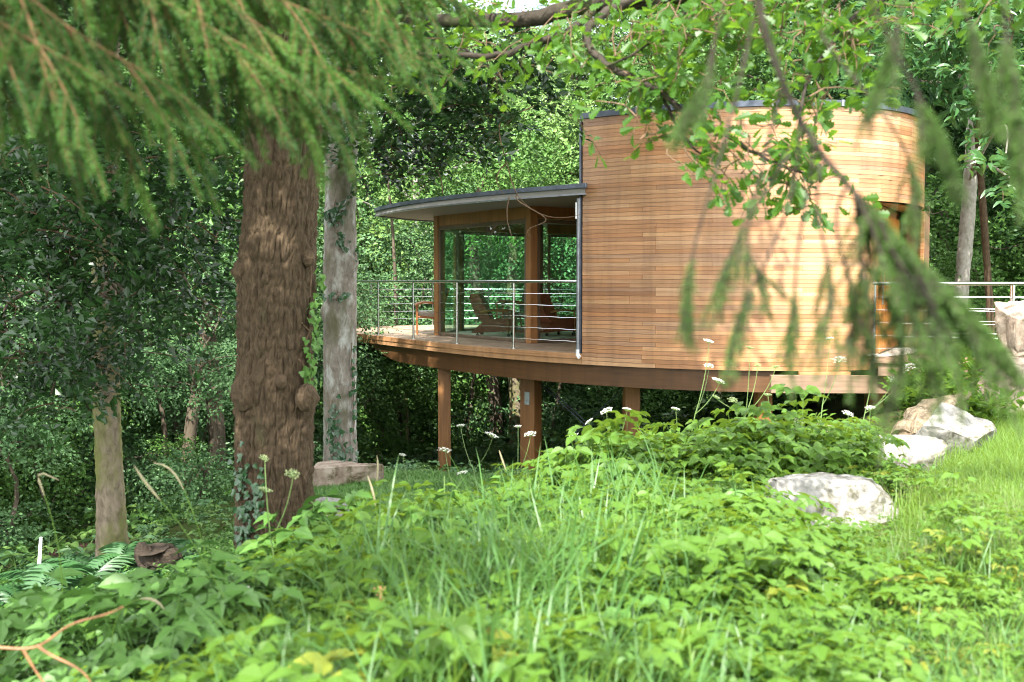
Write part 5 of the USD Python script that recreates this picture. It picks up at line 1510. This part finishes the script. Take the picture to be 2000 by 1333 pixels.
scatter("leafy_weeds", "dense cover of bright green three-parted weed leaves in the foreground", "weeds", el, pt, gr.uniform(0, 6.28, len(pt)), gr.uniform(.75, 1.15, len(pt)) * np.interp(pt[:, 0] / pt[:, 1], [.2, .42], [1, .6]) * cap(pt, .34, .35, 1.0, TOPS), 304, pick=pick_)
big = []
for k in range(5):
    lv, st = elder_plant(10, gr, h=.62 + .06 * k, L=.14, spreadr=.34)
    lv2, st2 = elder_plant(6, gr, h=.36, L=.11, spreadr=.30)
    big.append(("weed_clump", merge(lv, st, lv2, st2), M["leaf_elder"]))
pt = region(640, 8.0, 14.2, lambda x, y, u, r: (u > np.interp(y, [8, 10, 14], [900, 1020, 1080])) & (u < np.interp(y, [8, 9.5, 10.6, 11, 12, 14], [1740, 1720, 1720, 1450, 1280, 1230])) & clear_of_rocks(x, y) & (r.random(len(x)) < np.interp(u, [1000, 1200], [.4, 1])), 205)
scatter("tall_weeds", "tall bushy weeds with broad pale green leaves below the cabin", "weeds", big, pt, gr.uniform(0, 6.28, len(pt)), gr.uniform(.75, 1.1, len(pt)) * cap(pt, .84, .3, 1.0, TOPS), 305)
# shady leaves at left, nettles and brambles
sh = []
for k in range(4):
    lv, st = elder_plant(12, gr, h=.34 + .06 * k, L=.10, shape=LEAF_LOBED if k % 2 else LEAF_OVATE, trip=False, spreadr=.26)
    sh.append(("bramble_clump", merge(lv, st), M["leaf_mid"]))
pt = region(1150, 4.2, 13.0, lambda x, y, u, r: (u < np.minimum(left_edge(y) + 160, 640 + 400 * (y < 9.0))) & (u > -60) & clear_of_rocks(x, y) & (r.random(len(x)) < np.interp(u, [0, 260, 420], [.35, .6, 1])), 206)
scatter("shade_weeds", "dark green nettles and brambles in the shade round the big trunk's foot", "weeds", sh, pt, gr.uniform(0, 6.28, len(pt)), gr.uniform(.7, 1.15, len(pt)) * cap(pt, .42, .3, 1.0, TOPS), 306)
# forest floor cover further away
low = [("low_leaves", merge(*elder_plant(10, gr, h=.22, L=.09, trip=False, spreadr=.35)), M[m_]) for m_ in ("leaf_mid", "leaf_blue", "leaf_light")]
pt = region(4200, 12.5, 38, lambda x, y, u, r: ~((x > 1.4) & (x < 7) & (y < 21)) & ~((x > -3.4) & (x < 1.2) & (y < 16.2)) & (r.random(len(x)) < np.where(u < 250, np.interp(y, [14, 16, 18, 20], [.7, .08, .1, .8]), 0.8)), 207)
scatter("undergrowth", "low green undergrowth on the woodland floor beyond the lawn", "undergrowth", low, pt, gr.uniform(0, 6.28, len(pt)), gr.uniform(.8, 2.0, len(pt)) * np.where((np.abs(pt[:, 0] + 1) < 4.5) & (pt[:, 1] < 26), .42, 1.0), 307)
q = np.array([(-7.3, 16.5), (-8.2, 16.2), (-8.6, 17.2), (-7.5, 17.6), (-6.6, 17.0)])


# ferns below the mossy trunk
def make_fern(label, group, seed):
    rr = np.random.default_rng(seed)
    t = thing("fern", label, "fern", group=group)
    for k in range(9):
        a = k * 0.7 + rr.uniform(-.2, .2); L = rr.uniform(.5, .75)
        o_ = np.array([math.cos(a), math.sin(a), 0]); sd = np.array([-o_[1], o_[0], 0])
        s = np.linspace(0, 1, 22)
        line = o_[None] * (s * L)[:, None] + np.array([0, 0, 1])[None] * (L * (0.75 * s - 0.62 * s ** 2.2))[:, None]
        P, Dv, N_, S = [], [], [], []
        T = nrm(np.gradient(line, axis=0))
        for j in range(3, 22):
            w = L * .28 * math.sin(math.pi * (0.12 + .88 * (1 - s[j])) ** .8) * (1 if s[j] > .15 else .6)
            for sg_ in (-1, 1):
                P.append(line[j]); Dv.append(sd * sg_ + T[j] * .45); N_.append(np.cross(T[j], sd) + rr.normal(0, .1, 3)); S.append(w)
        S = np.array(S)
        lv = leaves(np.array(P), np.array(Dv), np.array(N_), S, np.maximum(S * .28, .012), LEAF_OVATE)
        obj("frond", merge(lv, tube(line, np.linspace(.004, .0015, 22), 4, False)), M["fern"], t)
    return t


f0 = make_fern("green fern with arching fronds in the shade near the mossy trunk", "ferns round the foot of the mossy trunk", 110)
fr = np.random.default_rng(111)
spots = [(px(u, v, Y)[0], Y) for u, v, Y in ((60, 1150, 11.5), (130, 1130, 12.3), (20, 1190, 10.4), (100, 1200, 10.2), (170, 1190, 10.6), (270, 1140, 11.6), (150, 1240, 9.0), (40, 1260, 8.8), (230, 1230, 9.4), (310, 1170, 10.4), (-30, 1150, 11.6), (90, 1110, 13.2), (290, 1110, 13.0), (60, 1290, 8.0), (200, 1160, 11.2), (20, 1120, 12.6))]
for i, (x, y) in enumerate(spots):
    z = float(gz(x, y)) - .03
    if i == 0:
        f0.GetAttribute("xformOp:transform").Set(matrix((x, y, z), 0, 1.2))
    else:
        copy_of(f0, (x, y, z), fr.uniform(0, 6.28), fr.uniform(.9, 1.5))

# bare soil bank at far left
xs, ys = np.meshgrid(np.linspace(-9.8, -5.9, 40), np.linspace(15.2, 19.5, 40))
k = np.hypot((xs + 7.8) / 1.9, (ys - 17.2) / 2.0)
zs = gz(xs, ys) + 0.06 - 0.12 * np.clip(k - .8, 0, 1)
ii = np.arange(1600).reshape(40, 40)
qd = np.stack([ii[:-1, :-1], ii[:-1, 1:], ii[1:, 1:], ii[1:, :-1]], -1).reshape(-1, 4)
tag(obj("bare_soil", (np.stack([xs, ys, zs], -1).reshape(-1, 3), qd), M["soil"], smooth=True), "patch of bare reddish-brown earth under dark trees at far left", "soil", kind="structure")


# ------------------------------------------------------------------ white umbels and single plants
def umbel_plant(label, base_uvY, heads, seed, group=None, stem_r=0.006, col="petal"):
    rr = np.random.default_rng(seed)
    t = thing("umbel_plant", label, "flower", group=group)
    p0 = px(*base_uvY); p0[2] = float(gz(p0[0], p0[1])) - .03
    hs = [(px(u, v, Y), r * 0.8) for u, v, Y, r in heads]
    top = max(hs, key=lambda h: h[0][2])[0]
    fork = p0 * .45 + top * .55 + np.append(rr.normal(0, .02, 2), 0)
    mb = MB(); mb.tube(smooth_path([p0, p0 * .5 + fork * .5 + np.append(rr.normal(0, .02, 2), 0), fork], 10), np.linspace(stem_r, stem_r * .7, 10), 6)
    for h, r in hs:
        st = fork if h[2] > fork[2] + .05 else p0 * .6 + fork * .4
        mid = (st + h) / 2 + (h - st) * [.12, .12, -.06]
        mb.tube(smooth_path([st, mid, h - [0, 0, r * .5]], 9), np.linspace(stem_r * .6, stem_r * .4, 9), 5)
    obj("stem", mb.done(), M["stem"], t)
    for h, r in hs:
        fm, rm = MB(), MB(); n = 15
        tilt = nrm(np.array([rr.normal(0, .25), rr.normal(-.2, .2), 1.0]))
        s1 = nrm(np.cross(tilt, [1, 0, .1])); s2 = np.cross(tilt, s1)
        c0 = h - tilt * r * .5
        for j in range(n):
            a = j * 2.4; q = r * math.sqrt((j + .5) / n)
            e = h + (s1 * math.cos(a) + s2 * math.sin(a)) * q - tilt * (q / r) ** 2 * r * .25
            rm.tube([c0, e], .0016, 3, False)
            for _ in range(6):
                cc = e + (s1 * rr.normal() + s2 * rr.normal()) * r * .11 + tilt * rr.uniform(0, .006)
                m = trimesh.creation.icosphere(0, r * .075)
                fm.add(np.array(m.vertices) * [1, 1, .6] + cc, m.faces)
        hd = obj("flower_head", fm.done(), M[col], t)
        obj("rays", rm.done(), M["stem"], hd)
    return t


G = None
umbel_plant("white umbel flower standing before the leftmost support post", (905, 1010, 9.5), [(870, 877, 9.5, .07), (903, 922, 9.6, .06)], 1)
umbel_plant("white umbel flowers before the gap between the two left support posts", (955, 1000, 10.2), [(962, 848, 10.2, .085), (900, 830, 10.4, .05)], 2)
umbel_plant("white umbel flowers against the thick support post", (990, 1000, 9.8), [(1036, 846, 9.8, .07), (1012, 832, 9.9, .045)], 3)
umbel_plant("cluster of white umbels left of the middle support post", (1160, 990, 10.5), [(1185, 800, 10.5, .08), (1225, 798, 10.4, .055), (1150, 822, 10.8, .06), (1120, 850, 10.6, .06)], 4)
umbel_plant("tall umbels with seed heads against the left part of the boarded wall's foot", (1330, 1000, 10.0), [(1385, 665, 10.0, .06), (1405, 742, 9.9, .085), (1385, 713, 10.1, .06), (1320, 798, 10.0, .05)], 5)
umbel_plant("umbels with green seed heads before the corner of the end beam", (1440, 1000, 9.8), [(1465, 678, 9.8, .05), (1480, 712, 9.9, .05), (1515, 715, 9.8, .05), (1432, 780, 9.6, .06), (1400, 775, 9.8, .05)], 6, col="seed")
umbel_plant("white umbel rising before the end beam's middle", (1590, 960, 9.6), [(1640, 700, 9.6, .08), (1620, 660, 9.8, .05)], 7)
umbel_plant("white umbels high before the bridge railing's first posts", (1680, 980, 9.4), [(1772, 716, 9.4, .085), (1707, 692, 9.5, .07), (1745, 740, 9.3, .05)], 8)
umbel_plant("small white umbel in the dark under the end beam", (1650, 930, 9.4), [(1657, 806, 9.4, .065)], 9)
umbel_plant("pinkish white umbel beside the dead root, low among weeds", (1690, 930, 9.3), [(1700, 795, 9.3, .055), (1685, 832, 9.2, .05)], 10)
umbel_plant("greenish seed umbels in front of the light support post", (1555, 970, 9.2), [(1560, 820, 9.2, .07), (1500, 770, 9.4, .045), (1565, 835, 9.2, .05)], 11, col="seed")
umbel_plant("pale green umbel before the big brown trunk", (540, 1190, 6.2), [(572, 924, 6.2, .055), (517, 894, 6.3, .04), (520, 955, 6.1, .05)], 12, col="seed")
umbel_plant("small white flower just left of the leftmost support post", (800, 985, 12), [(787, 888, 12, .05)], 13)
umbel_plant("faded white flower head low in the foreground left of centre", (480, 1250, 5.0), [(470, 1148, 5.0, .05)], 14)


def grass_head(label, pts, Y, seed, group=None):
    t = thing("seeding_grass", label, "grass", group=group)
    q = smooth_path([px(u, v, Y) for u, v in pts], 24)
    b = MB(); b.tube(q, np.linspace(.0028, .0016, 24), 5); obj("stalk", b.done(), M["grass"], t)
    b = MB(); b.tube(q[18:], np.array([.002, .0045, .006, .006, .0045, .002]), 7); obj("seed_head", b.done(), M["straw"], t)


grass_head("bent grass stalk with pale drooping seed head at the left edge", [(120, 1230), (110, 1050), (80, 950), (75, 935), (115, 938)], 5.2, 1)
grass_head("straight grass stalk crossing the mossy trunk's right side", [(470, 1230), (400, 1100), (340, 1010), (290, 950), (262, 910)], 4.6, 2)
grass_head("grass stalk with straw-coloured head bent over left of the big trunk", [(240, 1330), (220, 1240), (250, 1180), (290, 1170), (320, 1190)], 4.4, 3)
grass_head("thin grass stalk with pale head before the dark wood at left", [(420, 1240), (400, 1080), (360, 960), (330, 915), (300, 905)], 5.6, 4)
grass_head("upright seeding grass left of the leftmost support post", [(735, 1120), (732, 1000), (735, 950), (738, 915), (736, 890)], 7.0, 5)
grass_head("leaning seeding grass in front of the lawn", [(700, 1200), (730, 1080), (735, 1000), (728, 960), (718, 930)], 6.0, 6)
grass_head("tall seeding grass before the thick support post", [(1010, 1060), (1015, 1000), (1000, 950), (985, 910), (975, 880)], 7.5, 7)


def leafy_stem(label, u0, v0, u1, v1, Y, n, L, lm, seed, name="leafy_plant", shape=LEAF_LONG):
    rr = np.random.default_rng(seed)
    t = thing(name, label, "plant")
    a, e = px(u0, v0, Y), px(u1, v1, Y)
    a[2] = min(a[2], float(gz(a[0], a[1])) - .03) if abs(a[2] - float(gz(a[0], a[1]))) < .5 else a[2]
    q = smooth_path([a, (a + e) / 2 + rr.normal(0, .02, 3), e], 12)
    obj("stem", tube(q, np.linspace(.006, .003, 12), 6), M["stem"], t)
    for k in range(n):
        p = q[min(11, 5 + int(k * 7 / n))]; ang = k * 2.4
        d = np.array([math.cos(ang), math.sin(ang), .35])
        obj("leaf", leaves([p], [d], [[0, 0, 1.0] + rr.normal(0, .2, 3)], L * rr.uniform(.8, 1.2), L * .42, shape), lm, t)


leafy_stem("young plant with broad yellowish leaves at the lawn's front edge", 832, 1130, 838, 1010, 5.6, 9, .13, M["leaf_oak"], 1)
leafy_stem("single upright leafy stem under the white umbel by the leftmost post", 865, 1060, 868, 930, 7.5, 6, .09, M["leaf_elder"], 2)


# bush at the bridge end
rr = np.random.default_rng(130)
t = thing("bank_bush", "light green bushy plant below the bridge end beside the boulders", "bush")
blb = [(px(1830, 770, 11.6), np.array([.42, .3, .26])), (px(1868, 728, 11.8), np.array([.26, .25, .24])), (px(1800, 755, 11.6), np.array([.2, .2, .2])), (px(1900, 820, 11.6), np.array([.3, .3, .15])), (px(1800, 790, 11.8), np.array([.2, .2, .12])), (px(1940, 800, 11.4), np.array([.2, .2, .12]))]
p, ow, C = ellipsoid_points(rr, blb, 330, .1)
d = ow + [0, 0, .5]
tag(obj("leaves", sprays(p, d, rr.uniform(.1, .22, len(p)), 9, .095, .042, rr, LEAF_OVATE), M["leaf_elder"], t), kind="stuff")
mb = MB()
for c, _ in blb:
    b0 = np.array([c[0], c[1], float(gz(c[0], c[1])) - .05])
    for _ in range(5):
        mb.tube([b0, c + rr.normal(0, .1, 3)], .005, 4)
obj("stems", mb.done(), M["stem"], t)

# dry bramble cane bottom left
b = MB()
for q in ([(-60, 1272), (0, 1265), (75, 1262), (130, 1225), (190, 1205), (240, 1185)], [(75, 1262), (110, 1285), (150, 1305), (180, 1340)], [(45, 1268), (60, 1295), (90, 1340)]):
    b.tube(smooth_path([px(u, v, 3.6) for u, v in q], 24), np.linspace(.0055, .0025, 24), 7)
tag(obj("dry_cane", b.done(), M["cane"]), "dry orange-brown bramble cane forking in the bottom left corner", "cane")
b = MB(); b.tube([px(76, 1118, 9.6), px(80, 1050, 9.6)], (.016, .013), 7)
tag(obj("marker_stake", b.done(), M["white_paint"]), "short white stake standing in the ferns at far left", "stake")
b = MB()
for q in ([(60, 1165), (150, 1160), (240, 1150), (330, 1140)], [(560, 1090), (600, 1075), (650, 1085)]):
    pass
b.tube(smooth_path([px(90, 1185, 10.8), px(160, 1172, 11), px(240, 1152, 11.4)], 12), np.linspace(.05, .03, 12), 8)
tag(obj("fallen_branch", b.done(), M["bark_mossy"]), "mossy fallen branch lying before the mossy trunk's foot", "branch")


def dock_stalk(label, u0, v0, u1, v1, Y, seed):
    rr = np.random.default_rng(seed)
    t = thing("dock_stalk", label, "plant")
    a, e = px(u0, v0, Y), px(u1, v1, Y)
    a[2] = float(gz(a[0], a[1])) - .03
    q = smooth_path([a, (a + e) / 2 + rr.normal(0, .012, 3), e], 14)
    obj("stem", tube(q, np.linspace(.005, .002, 14), 6), M["cane"], t)
    m = MB()
    for _ in range(70):
        p = q[0] + (q[-1] - q[0]) * rr.uniform(.5, 1.0) + rr.normal(0, .009, 3)
        ic = trimesh.creation.icosphere(0, .004); m.add(np.array(ic.vertices) + p, ic.faces)
    tag(obj("seeds", m.done(), M["cane"], t), kind="stuff")


dock_stalk("rust-brown dock stalk standing in the grass, bottom centre-left", 738, 1290, 744, 1145, 4.6, 1)
dock_stalk("rust-brown dock stalk left of the nearest pale boulder", 1420, 1130, 1432, 1010, 6.4, 2)
dock_stalk("thin brown dock stalk among weeds in the middle of the foreground", 910, 1230, 918, 1105, 5.2, 3)
